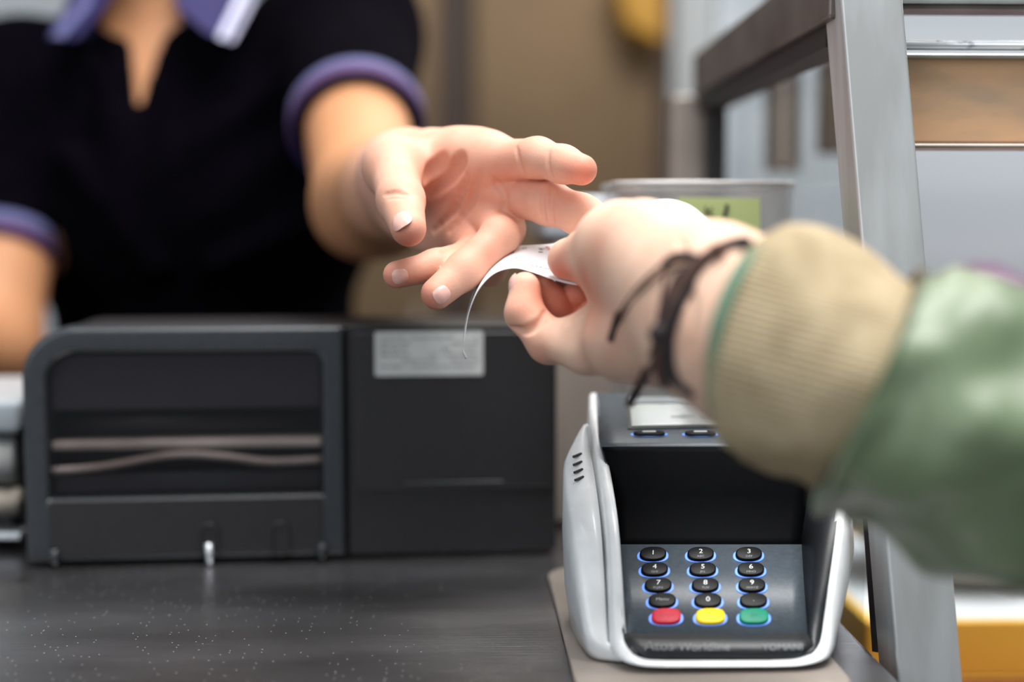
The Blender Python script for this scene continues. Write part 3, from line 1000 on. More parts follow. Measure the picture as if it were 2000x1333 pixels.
cols = [(1275, 1368, 1462), (1278, 1372, 1466), (1285, 1377, 1468), (1293, 1382, 1471), (1301, 1387, 1472)]
rpy = [1086, 1116, 1147, 1177, 1208]
caps_ = [['1', '2', '3'], ['4', '5', '6'], ['7', '8', '9'], ['Menu', '0', '.'], ['', '', '']]
subs = [['', 'ABC', 'DEF'], ['GHI', 'JKL', 'MNO'], ['PQRS', 'TUV', 'WXYZ'], ['', '', ''], ['STOP', 'CORR', 'OK']]
dig = {'1': 'one', '2': 'two', '3': 'three'}
for r in range(5):
    for c in range(3):
        pc = K(cols[r][c], rpy[r])
        mk = M['key'] if r < 4 else (M['key_red'], M['key_yellow'], M['key_green'])[c]
        w2, l2 = (0.0057, 0.0040) if r < 4 else (0.0060, 0.0042)
        key = ellipse_key(pc, w2, l2, 0.0017, mk, 'key', rnd=0.85 if r < 4 else 0.7)
        if r == 4:
            tag(key, ('red', 'yellow', 'green')[c] + ' key')
        gl = ellipse_key(pc + kn * 0.0001 - ku * 0.0004, w2 * 1.18, l2 * 0.97, 0.00025, M['glow'], 'key_backlight', parent=key)
        tp = pc + kn * 0.0017
        if caps_[r][c]:
            tx = caps_[r][c]
            big = len(tx) == 1
            place_text(tx, 0.0037 if big else 0.0024, tp + ku * (0.0008 if subs[r][c] else 0.0), (1, 0, 0), ku, M['legend'] if tx != '.' and big else M['legend_grey'], key, 'legend', lift=0.00012)
        if subs[r][c]:
            place_text(subs[r][c], 0.0017 if r < 4 else 0.0024, tp - ku * (0.0022 if r < 4 else 0), (1, 0, 0), ku, M['legend_grey'] if r < 4 else mk, key, 'legend', lift=0.00012)
# deck: screen and function keys
dk0, dk1 = rows[8][0].lerp(rows[8][1], .5), rows[9][0].lerp(rows[9][1], .5)
dv = (dk1 - dk0).normalized()
dn = V((1, 0, 0)).cross(dv).normalized()
def Dk(px, py):
    return on_plane(px, py, dk0, dn)
def dquad(p, m, name, h0, h1, parent=tm, bev=0.0):
    b_ = [Dk(*q) for q in p]
    vs = [q + dn * h0 for q in b_] + [q + dn * h1 for q in b_]
    return MB().add(vs, [(3, 2, 1, 0), (4, 5, 6, 7), (0, 1, 5, 4), (1, 2, 6, 5), (2, 3, 7, 6), (3, 0, 4, 7)]).build(name, m, parent, bevel=bev, world=True)
sb = dquad([(1226, 840), (1560, 834), (1548, 766), (1222, 770)], M['slate_dark'], 'screen_bezel', 0.0001, 0.0006)
sc_ = dquad([(1234, 836), (1552, 830), (1544, 789), (1231, 794)], M['lcd'], 'screen', 0.0007, 0.0010)
dquad([(1231, 791), (1543, 787), (1542, 775), (1230, 779)], M['legend_grey'], 'screen_header', 0.0007, 0.0009)
place_text('NEW CUSTOMER', 0.0052, Dk(1395, 818), (1, 0, 0), dv, M['lcd_text'], sc_, 'screen_text', lift=0.0012)
for i, px in enumerate((1268, 1368, 1468, 1560)):
    c = Dk(px, 850)
    vs, fs = [], []
    for rr, hh in ((1.0, 0), (1.0, 0.001), (0.85, 0.0014)):
        for k in range(24):
            a = 2 * math.pi * k / 24
            vs.append(c + V((1, 0, 0)) * (math.copysign(abs(math.cos(a)) ** .5, math.cos(a)) * 0.0072 * (0.5 + 0.5 * rr)) + dv * math.copysign(abs(math.sin(a)) ** .8, math.sin(a)) * 0.0024 * rr + dn * hh)
    for i2 in range(2):
        for k in range(24):
            fs.append((i2 * 24 + k, i2 * 24 + (k + 1) % 24, (i2 + 1) * 24 + (k + 1) % 24, (i2 + 1) * 24 + k))
    fs.append(tuple(48 + k for k in range(24)))
    fk = MB().add(vs, fs).build('function_key', M['key'], tm, smooth=True, world=True)
    MB().add([c + V((1, 0, 0)) * math.cos(a) * 0.0085 + dv * math.sin(a) * 0.0028 + dn * 0.0003 for a in [2 * math.pi * k / 24 for k in range(24)]], [tuple(range(24))]).build('key_backlight', M['glow'], fk, world=True)
    m_ = MB()
    e, f = c + dn * 0.0015 + dv * 0.0006, V((0.003, 0, 0))
    m_.add([e - f - dv * .0006, e + f - dv * .0006, e + f + dv * .0006, e - f + dv * .0006], [(0, 1, 2, 3)]).build('legend', M['legend'], fk, world=True)
# maker's lettering on the front bezel
bz0, bz1 = P(1400, 1285, .5465), P(1400, 1250, .5525)
bu = (bz1 - bz0).normalized()
bnm = V((1, 0, 0)).cross(bu).normalized()
def Bz(px, py):
    return on_plane(px, py, bz0, bnm)
place_text('Atos', 0.0062, Bz(1287, 1266), (1, 0, 0), bu, M['slate_text'], tm, 'maker_lettering', lift=0.0012)
place_text('Worldline', 0.0050, Bz(1375, 1268), (1, 0, 0), bu, M['slate_text'], tm, 'maker_lettering', lift=0.0012)
place_text('YOMANI', 0.0042, Bz(1528, 1268), (1, 0, 0), bu, M['slate'], tm, 'maker_lettering', lift=0.0012)
# rubber feet
for fx in (P(1222, 1310, 0.56).x, P(1560, 1310, 0.56).x):
    MB().tube([(fx, 0.566, ZC + 0.0033), (fx, 0.566, ZC + 0.0058)], 0.004, 16).build('rubber_foot', M['gasket'], tm, world=True)
tag(tm, 'white and slate card payment terminal with backlit keypad on the counter', 'card terminal')
bp_ = MB()
pl = rrect(P(1128, 1333, 0.545).x - 0.002, 0.515, 0.150, 0.72, [0.02, 0.02, 0.02, 0.02], 8)
bp_.add([(x, y, ZC + 0.0006) for x, y in pl] + [(x, y, ZC + 0.003) for x, y in pl], [tuple(range(len(pl)))[::-1], tuple(len(pl) + i for i in range(len(pl)))] + [(i, (i + 1) % len(pl), (i + 1) % len(pl) + len(pl), i + len(pl)) for i in range(len(pl))])
tag(bp_.build('mounting_plate', M['steel_far'], bevel=0.0008), 'flat rounded grey plate under the card terminal', 'plate')


# ------------------------------------------------------------------ cashier
def axis(segs):
    """segs: (start, end, step) pieces joined into one coordinate list"""
    out = []
    for a, b, st in segs:
        out.append(np.arange(a, b, st))
    return np.concatenate(out)


def sample(f, p):
    ix = []
    for k in range(3):
        u = float(np.interp(p[k], f.ax[k], np.arange(len(f.ax[k]))))
        i = min(int(u), len(f.ax[k]) - 2)
        ix.append((i, u - i))
    v = 0.0
    for a in (0, 1):
        for b in (0, 1):
            for c in (0, 1):
                w_ = (ix[0][1] if a else 1 - ix[0][1]) * (ix[1][1] if b else 1 - ix[1][1]) * (ix[2][1] if c else 1 - ix[2][1])
                v += w_ * float(f.D[ix[0][0] + a, ix[1][0] + b, ix[2][0] + c])
    return v


def surf(f, px, py, y0=0.45, y1=0.75):
    """first point of the body's skin along the line of sight"""
    y = y0
    while y < y1:
        p = P(px, py, y)
        d = sample(f, p)
        if d < 0.0001:
            return p
        y += max(0.0003, min(d * 0.7, 0.01))
    return P(px, py, y1)


def crease(f, px, r=0.0009, k=0.0022, y0=0.45, sink=0.0):
    pts = spline([(x, y) for x, y in px], 3 * len(px))
    ps = [surf(f, q[0], q[1], y0) + V((0, sink, 0)) for q in pts]
    # drop samples that jumped to something behind
    ok = [ps[0]]
    for p in ps[1:]:
        if abs(p.y - ok[-1].y) < 0.008: ok.append(p)
    n = len(ok)
    for i in range(n - 1):
        t = (i + 0.5) / (n - 1)
        f.cut([ok[i], ok[i + 1]], r * (0.35 + 0.65 * math.sin(math.pi * t)), k)


cash = empty('person', (-0.24, 1.25, 0))

# reaching arm and hand, fine field
hand = Field(axis([(-0.145, -0.055, 0.0022), (-0.055, 0.075, 0.00085)]),
             axis([(0.575, 0.735, 0.00095), (0.735, 0.80, 0.0018), (0.80, 1.16, 0.0045)]),
             axis([(1.03, 1.07, 0.003), (1.07, 1.18, 0.00085), (1.18, 1.34, 0.004)]))
wr = P(795, 352, 0.715)
el = P(716, 400, 0.95)
sh = P(672, 30, 1.19)
hand.chain([sh, el], [0.045, 0.034], 0.02)
hand.chain([el, el.lerp(wr, 0.35), el.lerp(wr, 0.75), wr], [0.034, 0.034, 0.026, 0.0215], 0.015)
hand.add(P(775, 335, 0.715), P(815, 385, 0.715), 0.018, 0.018, 0.012)
mc = {'i': P(958, 318, .655), 'm': P(978, 372, .660), 'r': P(962, 432, .664), 'p': P(915, 470, .668)}
for k_, b_, ra, rb in (('i', P(815, 318, .712), .0135, .0112), ('m', P(815, 350, .718), .014, .0115), ('r', P(815, 385, .722), .014, .0112), ('p', P(808, 415, .722), .015, .0112)):
    hand.add(b_, mc[k_], ra, rb, 0.010)
hand.add(P(830, 425, .705), P(870, 462, .678), 0.013, 0.011, 0.010)      # hypothenar pad
hand.add(P(795, 335, .705), P(768, 325, .668), 0.0155, 0.0118, 0.012)      # thumb root
hand.add(P(772, 330, .662), P(858, 338, .6740), 0.0115, 0.0120, 0.010)      # thumb web
hand.add(P(858, 338, .6740), P(945, 325, .6640), 0.0120, 0.0115, 0.010)
hand.add(P(845, 300, .690), P(935, 300, .668), 0.0110, 0.0105, 0.010)
hand.add(P(905, 300, .660), P(948, 306, .655), 0.0095, 0.0095, 0.008)
# hollow of the palm and its folds
hand.add(P(832, 372, .702), P(935, 385, .6685), 0.0160, 0.0150, 0.010)
hand.add(P(845, 415, .695), P(918, 438, .6710), 0.0150, 0.0145, 0.010)
hand.add(P(890, 318, .672), P(935, 340, .6640), 0.0125, 0.0120, 0.010)
palm = hand.D.copy()
fingers = {
    'thumb': ([P(768, 325, .664), P(783, 392, .630), P(798, 447, .609)], [.0118, .0101, .0076]),
    'index': ([mc['i'], P(1050, 308, .628), P(1100, 321, .614), P(1136, 332, .604)], [.0104, .0085, .0077, .0066]),
    'middle': ([mc['m'], P(1072, 397, .632), P(1135, 420, .618), P(1175, 434, .612)], [.0108, .0094, .0087, .0074]),
    'ring': ([mc['r'], P(976, 462, .634), P(908, 528, .620), P(853, 574, .612)], [.0096, .0082, .0080, .0069]),
    'pinky': ([mc['p'], P(925, 497, .642), P(850, 520, .628), P(775, 537, .619)], [.0100, .0076, .0069, .0060]),
}
for n_, (pt, rr) in fingers.items():
    ex = ((P(990, 448, .650), P(958, 530, .641), .0088, .0072),) if n_ == 'ring' else ()
    hand.finger(palm, pt, rr, 0.004, 0.009, ex)
for c_ in ([(1062, 366), (1059, 400), (1064, 434)], [(1078, 370), (1076, 402), (1080, 438)]):
    crease(hand, c_, .0007, .0018)
crease(hand, [(1008, 288), (1014, 318), (1026, 346)], .0006, .0018)
crease(hand, [(1072, 296), (1070, 322), (1078, 348)], .0005, .0015)
crease(hand, [(752, 380), (775, 376), (800, 382)], .0005, .0018)
crease(hand, [(758, 388), (778, 385), (798, 390)], .0004, .0015)
crease(hand, [(900, 308), (893, 325), (868, 352), (836, 380)], .0022, .004)
crease(hand, [(866, 308), (850, 328), (834, 350)], .0016, .004)
crease(hand, [(870, 492), (910, 466), (955, 448)], .0014, .004)
crease(hand, [(935, 340), (918, 395), (880, 450)], .0009, .003)
crease(hand, [(912, 345), (890, 405), (848, 450)], .0008, .003)
crease(hand, [(965, 350), (985, 385), (978, 420)], .0007, .003)
me_h = hand.mesh('arm_and_hand')
print('hand verts', len(me_h.vertices))
tipsp = [(surf(hand, a, b), r, q) for a, b, r, q in ((1140, 345, .011, .55), (795, 472, .007, .6), (762, 548, .009, .45), (835, 592, .008, .5), (1080, 400, .010, .2),
         (845, 355, .012, .15), (900, 430, .022, .12), (900, 350, .02, .12), (1000, 340, .012, .2), (930, 480, .010, .35))]
flush_attr(me_h, tipsp, 0.02)
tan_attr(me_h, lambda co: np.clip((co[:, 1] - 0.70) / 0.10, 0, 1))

# torso, other arm, neck, head, legs: coarser field, same mesh object
body = Field(np.arange(-0.66, 0.09, 0.0055), np.arange(0.82, 1.47, 0.0055), np.arange(0.0, 1.76, 0.0055))
nk = V((-0.262, 1.235, 0))
zc = CAM.z
shL, shR = P(672, 62, 1.19), P(42, 183, 1.22)
Z = lambda dz: zc + dz
body.add((-0.335, 1.235, Z(.085)), (-0.125, 1.215, Z(.115)), 0.072, 0.066, 0.05)
body.add((-0.285, 1.22, Z(.03)), (-0.150, 1.21, Z(.04)), 0.088, 0.084, 0.05)
body.add((-0.225, 1.25, Z(.02)), (-0.225, 1.28, Z(-.16)), 0.118, 0.108, 0.05, (1, 1.25, 1))
body.add((-0.225, 1.28, Z(-.16)), (-0.235, 1.29, Z(-.33)), 0.108, 0.128, 0.05, (1, 1.2, 1))
body.add(shL, (-0.13, 1.215, Z(.10)), 0.046, 0.055, 0.04)
body.add(shR, (-0.33, 1.235, Z(.08)), 0.046, 0.055, 0.04)
elR, wrR = P(-25, 670, 1.10), P(-330, 640, 0.98)
body.chain([shR, elR], [0.046, 0.038], 0.02)
body.chain([elR, elR.lerp(wrR, .4), wrR], [0.038, 0.036, 0.024], 0.015)
hp = wrR + (wrR - elR).normalized() * 0.09
body.add(wrR, hp, 0.024, 0.030, 0.02, (1, 1, 1.3))
dirf = (wrR - elR).normalized()
for q in range(4):
    off = V((0, 0, 0.022 - 0.015 * q))
    s0 = hp + off * 1.0
    body.chain([s0, s0 + dirf * 0.045 + V((0, 0, -.006)), s0 + dirf * 0.072 + V((0, 0, -.022))], [.010, .0095, .0085], 0.004)
body.chain([wrR + V((0, -0.01, .02)), wrR + dirf * .05 + V((0, -.03, .035)), wrR + dirf * .085 + V((0, -.035, .03))], [.013, .011, .010], 0.006)
# neck, head
body.add((-0.26, 1.24, Z(.13)), (-0.26, 1.215, Z(.235)), 0.056, 0.052, 0.04)
body.add((-0.26, 1.225, Z(.325)), (-0.26, 1.215, Z(.345)), 0.076, 0.080, 0.03)
body.add((-0.26, 1.185, Z(.27)), (-0.26, 1.16, Z(.245)), 0.052, 0.030, 0.03)
body.add((-0.26, 1.140, Z(.315)), (-0.26, 1.125, Z(.290)), 0.008, 0.013, 0.012)
body.add((-0.275, 1.140, Z(.252)), (-0.245, 1.140, Z(.252)), 0.008, 0.008, 0.006)
body.cut([(-0.278, 1.131, Z(.2525)), (-0.242, 1.131, Z(.2525))], 0.002, 0.004)
for sx_ in (-1, 1):
    body.cut([(-0.26 + sx_ * 0.031, 1.133, Z(.318)), (-0.26 + sx_ * 0.024, 1.131, Z(.318))], 0.009, 0.012)
    body.add((-0.26 + sx_ * 0.077, 1.225, Z(.335)), (-0.26 + sx_ * 0.075, 1.222, Z(.300)), 0.014, 0.008, 0.006, (2.0, 1, 1))
    hx = -0.235 + sx_ * 0.075
    body.chain([(hx, 1.29, Z(-.33)), (hx, 1.27, 0.48), (hx, 1.30, 0.10)], [0.092, 0.058, 0.040], 0.03)
    body.add((hx, 1.31, 0.045), (hx, 1.17, 0.03), 0.036, 0.026, 0.02)
me_b = body.mesh('torso')
flush_attr(me_b, [((-0.26, 1.125, Z(.29)), .03, .4)], 0.05)
tan_attr(me_b, lambda co: np.ones(len(co)))
bm = bmesh.new()
bm.from_mesh(me_h)
bm.from_mesh(me_b)
me = bpy.data.meshes.new('body')
bm.to_mesh(me)
bm.free()
for p in me.polygons: p.use_smooth = True
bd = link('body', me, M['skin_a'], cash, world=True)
print('body verts', len(me.vertices))
for key, nd, wa, ln in (('thumb', V((-0.18, -1, 0.0)), 44, .0115), ('ring', V((0.30, -1, -0.10)), 38, .0088), ('pinky', V((0.0, -1, -0.15)), 40, .0082)):
    pt, rr = fingers[key]
    link('fingernail', nail_mesh(pt[-2], pt[-1], rr[-1] * 1.02, nd, wa, ln, back=-0.0005 if key != 'thumb' else -0.0012), M['nail'], cash, True, world=True)
# eyes, brows, lips, out of the frame above
for sx_ in (-1, 1):
    me = bpy.data.meshes.new('eye')
    b2 = bmesh.new(); bmesh.ops.create_uvsphere(b2, u_segments=20, v_segments=14, radius=0.0115); b2.to_mesh(me); b2.free()
    for v in me.vertices: v.co += V((-0.26 + sx_ * 0.028, 1.1475, Z(.318)))
    link('eye', me, pm('eye_white', (.75, .73, .7), .15), cash, True, world=True)
    MB().tube([(-0.26 + sx_ * .015, 1.133, Z(.338)), (-0.26 + sx_ * .03, 1.1325, Z(.342)), (-0.26 + sx_ * .044, 1.142, Z(.337))], [.0015, .0025, .0012], 8, flat=1.4).build('eyebrow', M['hair'], cash, True, world=True)

hairf = Field(np.arange(-0.38, -0.14, 0.005), np.arange(1.10, 1.40, 0.005), np.arange(1.32, 1.62, 0.005))
hairf.add((-0.26, 1.240, Z(.345)), (-0.26, 1.235, Z(.365)), 0.088, 0.088, 0.02)
hairf.add((-0.26, 1.29, Z(.36)), (-0.26, 1.31, Z(.31)), 0.055, 0.035, 0.03)
hairf.cut([(-0.26, 1.10, Z(.28)), (-0.26, 1.12, Z(.33))], 0.062, 0.02)
link('hair', hairf.mesh('hair'), M['hair'], cash, world=True)

# polo shirt
so_ = Field(np.arange(-0.62, 0.09, 0.0048), np.arange(0.93, 1.47, 0.0048), np.arange(0.80, 1.36, 0.0048))
g = 0.008
so_.add((-0.335, 1.235, Z(.085)), (-0.125, 1.215, Z(.115)), 0.072 + g, 0.066 + g, 0.05)
so_.add((-0.285, 1.22, Z(.03)), (-0.150, 1.21, Z(.04)), 0.088 + g, 0.084 + g, 0.05)
so_.add((-0.225, 1.25, Z(.02)), (-0.225, 1.28, Z(-.16)), 0.122 + g, 0.116 + g, 0.05, (1, 1.25, 1))
so_.add((-0.225, 1.28, Z(-.16)), (-0.235, 1.29, Z(-.27)), 0.116 + g, 0.128 + g, 0.05, (1, 1.2, 1))
so_.add(shL, (-0.13, 1.215, Z(.10)), 0.052 + g, 0.055 + g, 0.04)
so_.add(shR, (-0.33, 1.235, Z(.08)), 0.052 + g, 0.055 + g, 0.04)
cL = sh.lerp(el, 0.60)
cR = shR.lerp(elR, 0.60)
so_.add(shL, cL, 0.057, 0.0475, 0.03)
so_.add(shR, cR, 0.055, 0.0435, 0.02)
so_.add((-0.26, 1.24, Z(.13)), (-0.26, 1.228, Z(.165)), 0.066, 0.058, 0.03)
# drape folds across the chest
for a_, b_ in (((560, 160), (330, 330)), ((600, 260), (420, 420)), ((180, 120), (230, 380)), ((640, 420), (420, 520)), ((120, 300), (300, 520))):
    so_.add(P(a_[0], a_[1], 1.115), P(b_[0], b_[1], 1.130), 0.006, 0.004, 0.02)
# sleeve ends: cut flat across the arm just past the hem, hollow inside
def flat_cut(f, c, d, rad):
    X, Y, Zg = np.meshgrid(*f.ax, indexing='ij', sparse=True)
    h = (X - c.x) * d.x + (Y - c.y) * d.y + (Zg - c.z) * d.z
    r2 = np.sqrt(np.maximum((X - c.x) ** 2 + (Y - c.y) ** 2 + (Zg - c.z) ** 2 - h * h, 0))
    slab = np.maximum(np.maximum(-h, r2 - rad), h - 0.12)
    f.D = np.maximum(f.D, -slab).astype(np.float32)
dL, dR = (el - sh).normalized(), (elR - shR).normalized()
flat_cut(so_, cL, dL, 0.08)
flat_cut(so_, cR, dR, 0.050)
X, Y, Zg = np.meshgrid(*so_.ax, indexing='ij', sparse=True)
so_.D = np.maximum(so_.D, (Z(-.285) - Zg)).astype(np.float32)
# placket opening and neck opening
top_ = P(256, -40, 1.12); low_ = P(254, 215, 1.11)
vx = (low_.x)
halfw = np.clip((Zg - low_.z) / 0.085, 0, 1) * 0.0165 + 0.001
cxv = vx + np.clip((Zg - low_.z) / 0.1, 0, 1) * 0.002
wedge = np.maximum(np.maximum(np.abs(X - cxv) - halfw, Y - 1.19), low_.z - Zg)
so_.D = np.maximum(so_.D, -wedge).astype(np.float32)
so_.cut([(-0.26, 1.215, Z(.21)), (-0.26, 1.17, Z(.205))], 0.050, 0.01)
so_.cut([(-0.26, 1.24, Z(.155)), (-0.26, 1.23, Z(.25))], 0.0562, 0.006)
polo = link('polo_shirt', so_.mesh('polo_shirt'), M['shirt'], cash, world=True)
# hem bands
def hem(c, d, r, name_m):
    d = d.normalized()
    a = d.orthogonal().normalized(); b = d.cross(a)
    for (h0, h1, rr0, rr1, m_, nm) in name_m:
        vs, fs = [], []
        n = 64
        for h, rr in ((h0, rr0), (h1, rr0), (h1, rr1), (h0, rr1)):
            for k in range(n):
                t = 2 * math.pi * k / n
                vs.append(c + d * h + (a * math.cos(t) + b * math.sin(t)) * (r + rr))
        for i in range(4):
            for k in range(n):
                fs.append((i * n + k, i * n + (k + 1) % n, ((i + 1) % 4) * n + (k + 1) % n, ((i + 1) % 4) * n + k))
        tag(MB().add(vs, fs).build(nm, m_, polo, True, world=False), None)
bands = [(-0.006, 0.002, 0.0012, -0.004, M['shirt'], 'sleeve_hem'), (0.0005, 0.0125, 0.0022, -0.003, M['lilac'], 'sleeve_band'), (0.0125, 0.0165, 0.0018, -0.003, M['mauve'], 'sleeve_band'), (0.0165, 0.020, 0.001, -0.003, M['purple'], 'sleeve_band')]
hem(cL, dL, 0.0475, bands)
hem(cR, dR, 0.0435, bands)
# collar
def plate(px, Ys, th_, m_, name, parent):
    pts = [P(x, y, Y) for (x, y), Y in zip(px, Ys)]
    n = len(pts)
    vs = pts + [p + V((0, th_, 0)) for p in pts]
    fs = [tuple(range(n)), tuple(range(2 * n - 1, n - 1, -1))] + [(i, i + n, (i + 1) % n + n, (i + 1) % n) for i in range(n)]
    return MB().add(vs, fs).build(name, m_, parent, bevel=0.0012, world=False)
def collar_band():
    vs, fs = [], []
    n = 40
    for k in range(n):
        t = math.radians(-60 + 300 * k / (n - 1))
        c, s_ = math.cos(t), math.sin(t)
        drop = 0.012 * max(0, -s_)
        for r, z in ((0.0645, .145 - drop), (0.0625, .195 - drop), (0.070, .197 - drop), (0.078, .150 - drop)):
            vs.append(V((-0.26 + r * c, 1.236 + r * s_, Z(z))))
    for i in range(n - 1):
        for k in range(4):
            fs.append((i * 4 + k, i * 4 + (k + 1) % 4, (i + 1) * 4 + (k + 1) % 4, (i + 1) * 4 + k))
    fs += [(0, 1, 2, 3), tuple((n - 1) * 4 + k for k in (3, 2, 1, 0))]
    return MB().add(vs, fs).build('collar', M['purple'], polo, True, world=False)
col = collar_band()
wl = plate([(222, -70), (212, 0), (150, 76), (92, 74), (128, 10), (150, -70)], [1.178, 1.130, 1.105, 1.115, 1.16, 1.205], 0.004, M['purple'], 'collar_wing', col)
wr_ = plate([(345, -70), (338, 8), (400, 62), (452, 84), (488, 0), (480, -70)], [1.178, 1.125, 1.103, 1.105, 1.145, 1.200], 0.004, M['purple'], 'collar_wing', col)
plate([(424, 72), (438, 78), (480, -6), (474, -70), (458, -70), (462, -6)], [1.1005, 1.1005, 1.139, 1.194, 1.190, 1.134], 0.002, M['white_knit'], 'collar_stripe', wr_)
plate([(446, 80), (455, 82), (496, 2), (494, -70), (484, -70), (487, -4)], [1.1005, 1.1015, 1.142, 1.197, 1.193, 1.138], 0.002, M['white_knit'], 'collar_stripe', wr_)
plate([(98, 70), (122, 74), (176, 10), (190, -70), (170, -70), (156, 4)], [1.1105, 1.104, 1.136, 1.185, 1.190, 1.142], 0.002, M['lilac'], 'collar_stripe', wl)
# trousers
tf = Field(np.arange(-0.46, 0.02, 0.0065), np.arange(1.10, 1.48, 0.0065), np.arange(0.02, 0.92, 0.0065))
tf.add((-0.235, 1.29, Z(-.34)), (-0.235, 1.29, Z(-.28)), 0.137, 0.130, 0.05, (1, 1.2, 1))
for sx_ in (-1, 1):
    hx = -0.235 + sx_ * 0.075
    tf.chain([(hx, 1.29, Z(-.33)), (hx, 1.27, 0.48), (hx, 1.30, 0.14)], [0.104, 0.078, 0.070], 0.03)
X, Y, Zg = np.meshgrid(*tf.ax, indexing='ij', sparse=True)
tf.D = np.maximum(tf.D, np.maximum(0.10 - Zg, Zg - Z(-.24))).astype(np.float32)
link('trousers', tf.mesh('trousers'), M['trouser'], cash, world=True)
for sx_ in (-1, 1):
    hx = -0.235 + sx_ * 0.075
    sf = Field(np.arange(hx - .07, hx + .07, .004), np.arange(1.08, 1.40, .004), np.arange(0.0, 0.16, .004))
    sf.add((hx, 1.32, 0.05), (hx, 1.16, 0.042), .048, .040, .02, (1, 1, 1.1))
    sf.add((hx, 1.31, 0.05), (hx, 1.31, 0.09), .046, .046, .02)
    X, Y, Zg = np.meshgrid(*sf.ax, indexing='ij', sparse=True)
    sf.D = np.maximum(sf.D, np.maximum(0.006 - Zg, Zg - 0.105)).astype(np.float32)
    link('shoe', sf.mesh('shoe'), M['gasket'], cash, world=True)
tag(cash, 'cashier in black polo shirt with purple collar reaching out an open left hand', 'person')

# ------------------------------------------------------------------ customer's arm
cust = empty('person', (0.42, 0.10, 0))
wrc = P(1388, 606, .487)
elc = V((0.30, 0.395, CAM.z - 0.122))
shc = V((0.49, 0.17, CAM.z + 0.07))
ax_ = (wrc - elc).normalized()
ch = Field(axis([(0.0, 0.115, 0.0008), (0.115, 0.35, 0.004)]), axis([(0.34, 0.40, 0.004), (0.40, 0.66, 0.00095)]),
           axis([(0.93, 1.05, 0.003), (1.05, 1.155, 0.0008)]))
# forearm: flat oval made of two strands
up = V((0.12, 0.1, 1)).normalized()
for s_, ra in ((1, .0215), (-1, .0225)):
    a = wrc + up * (0.0085 if s_ > 0 else 0.0095) * s_
    b = P(1508, 664, .464) + up * 0.006 * s_
    b2_ = P(1700, 740, .446) + up * 0.002 * s_
    c = elc + up * 0.003 * s_
    ch.chain([a, b, b2_, c], [ra - .0005, ra, ra + .001, .028], 0.02)
MC = {'i': P(1212, 520, .585), 'm': P(1215, 565, .585), 'r': P(1212, 612, .578), 'p': P(1195, 662, .562)}
for k_, b_, ra, rb in (('i', P(1375, 565, .505), .0140, .0108), ('m', P(1380, 550, .508), .0150, .0110), ('r', P(1380, 610, .508), .0150, .0115), ('p', P(1372, 668, .503), .0155, .0120)):
    ch.add(b_, MC[k_], ra, rb, 0.012)
ch.add(P(1345, 650, .500), P(1215, 668, .540), .0165, .0140, 0.014)     # hypothenar
ch.add(P(1400, 548, .492), P(1255, 486, .530), .0135, .0150, 0.014)     # thenar
ch.add(P(1255, 484, .530), P(1210, 480, .552), .0150, .0140, 0.014)
ch.add(P(1395, 560, .487), P(1290, 550, .515), .0140, .0100, 0.014)
ch.add(P(1330, 565, .503), P(1228, 522, .547), .0150, .0135, 0.016)
cpalm = ch.D.copy()
cf = {
    'thumb': ([P(1210, 478, .552), P(1152, 495, .576), P(1108, 505, .587)], [.0135, .0102, .0078]),
    'index': ([MC['i'], P(1165, 585, .628), P(1125, 566, .618), P(1112, 558, .608)], [.0108, .0085, .0075, .0064]),
    'middle': ([MC['m'], P(1185, 625, .618), P(1150, 592, .606), P(1128, 574, .600)], [.0110, .0088, .0078, .0064]),
    'ring': ([MC['r'], P(1142, 642, .610), P(1078, 596, .600), P(1050, 560, .597)], [.0112, .0088, .0080, .0064]),
    'pinky': ([MC['p'], P(1072, 668, .580), P(1024, 612, .586), P(1026, 562, .590)], [.0122, .0088, .0078, .0066]),
}
for n_, (pt, rr) in cf.items():
    ex = ()
    if n_ == 'thumb':
        ex = ((P(1110, 498, .587), P(1100, 515, .587), .0060, .0056),)
    if n_ == 'pinky':
        ex = ((P(1140, 690, .562), P(1100, 678, .570), .0085, .0070),)
    ch.finger(cpalm, pt, rr, 0.003, {'thumb': 0.014, 'pinky': 0.010}.get(n_, 0.004), ex)
crease(ch, [(998, 640), (1028, 646), (1056, 628), (1066, 608)], .0019, .0012)
crease(ch, [(1038, 708), (1048, 674), (1080, 642)], .0021, .0014)
crease(ch, [(1066, 604), (1080, 592), (1090, 575)], .0010, .002)
crease(ch, [(1110, 632), (1122, 616), (1142, 606)], .0009, .002)
crease(ch, [(1330, 470), (1350, 590), (1340, 700)], .0005, .003)
me_c = ch.mesh('customer_arm')
flush_attr(me_c, [(surf(ch, a, b), r, q) for a, b, r, q in ((1100, 525, .008, .6), (1140, 540, .007, .4), (1035, 580, .008, .45), (1005, 625, .010, .2), (1080, 575, .014, .45), (1130, 600, .014, .45),
                  (1160, 590, .014, .45), (1055, 690, .008, .3), (1195, 640, .012, .15), (1165, 480, .008, .3))], 0.0)
cb_ = link('body', me_c, M['skin_b'], cust, world=True)
print('cust verts', len(me_c.vertices))
for key, nd, wa, ln in (('pinky', V((-1.0, -0.10, 0.25)), 42, .0090), ('ring', V((-0.9, 0.1, 0.3)), 40, .0085)):
    pt, rr = cf[key]
    link('fingernail', nail_mesh(pt[-2], pt[-1], rr[-1] * 1.03, nd, wa, ln, back=-0.001), M['nail'], cust, True, world=True)

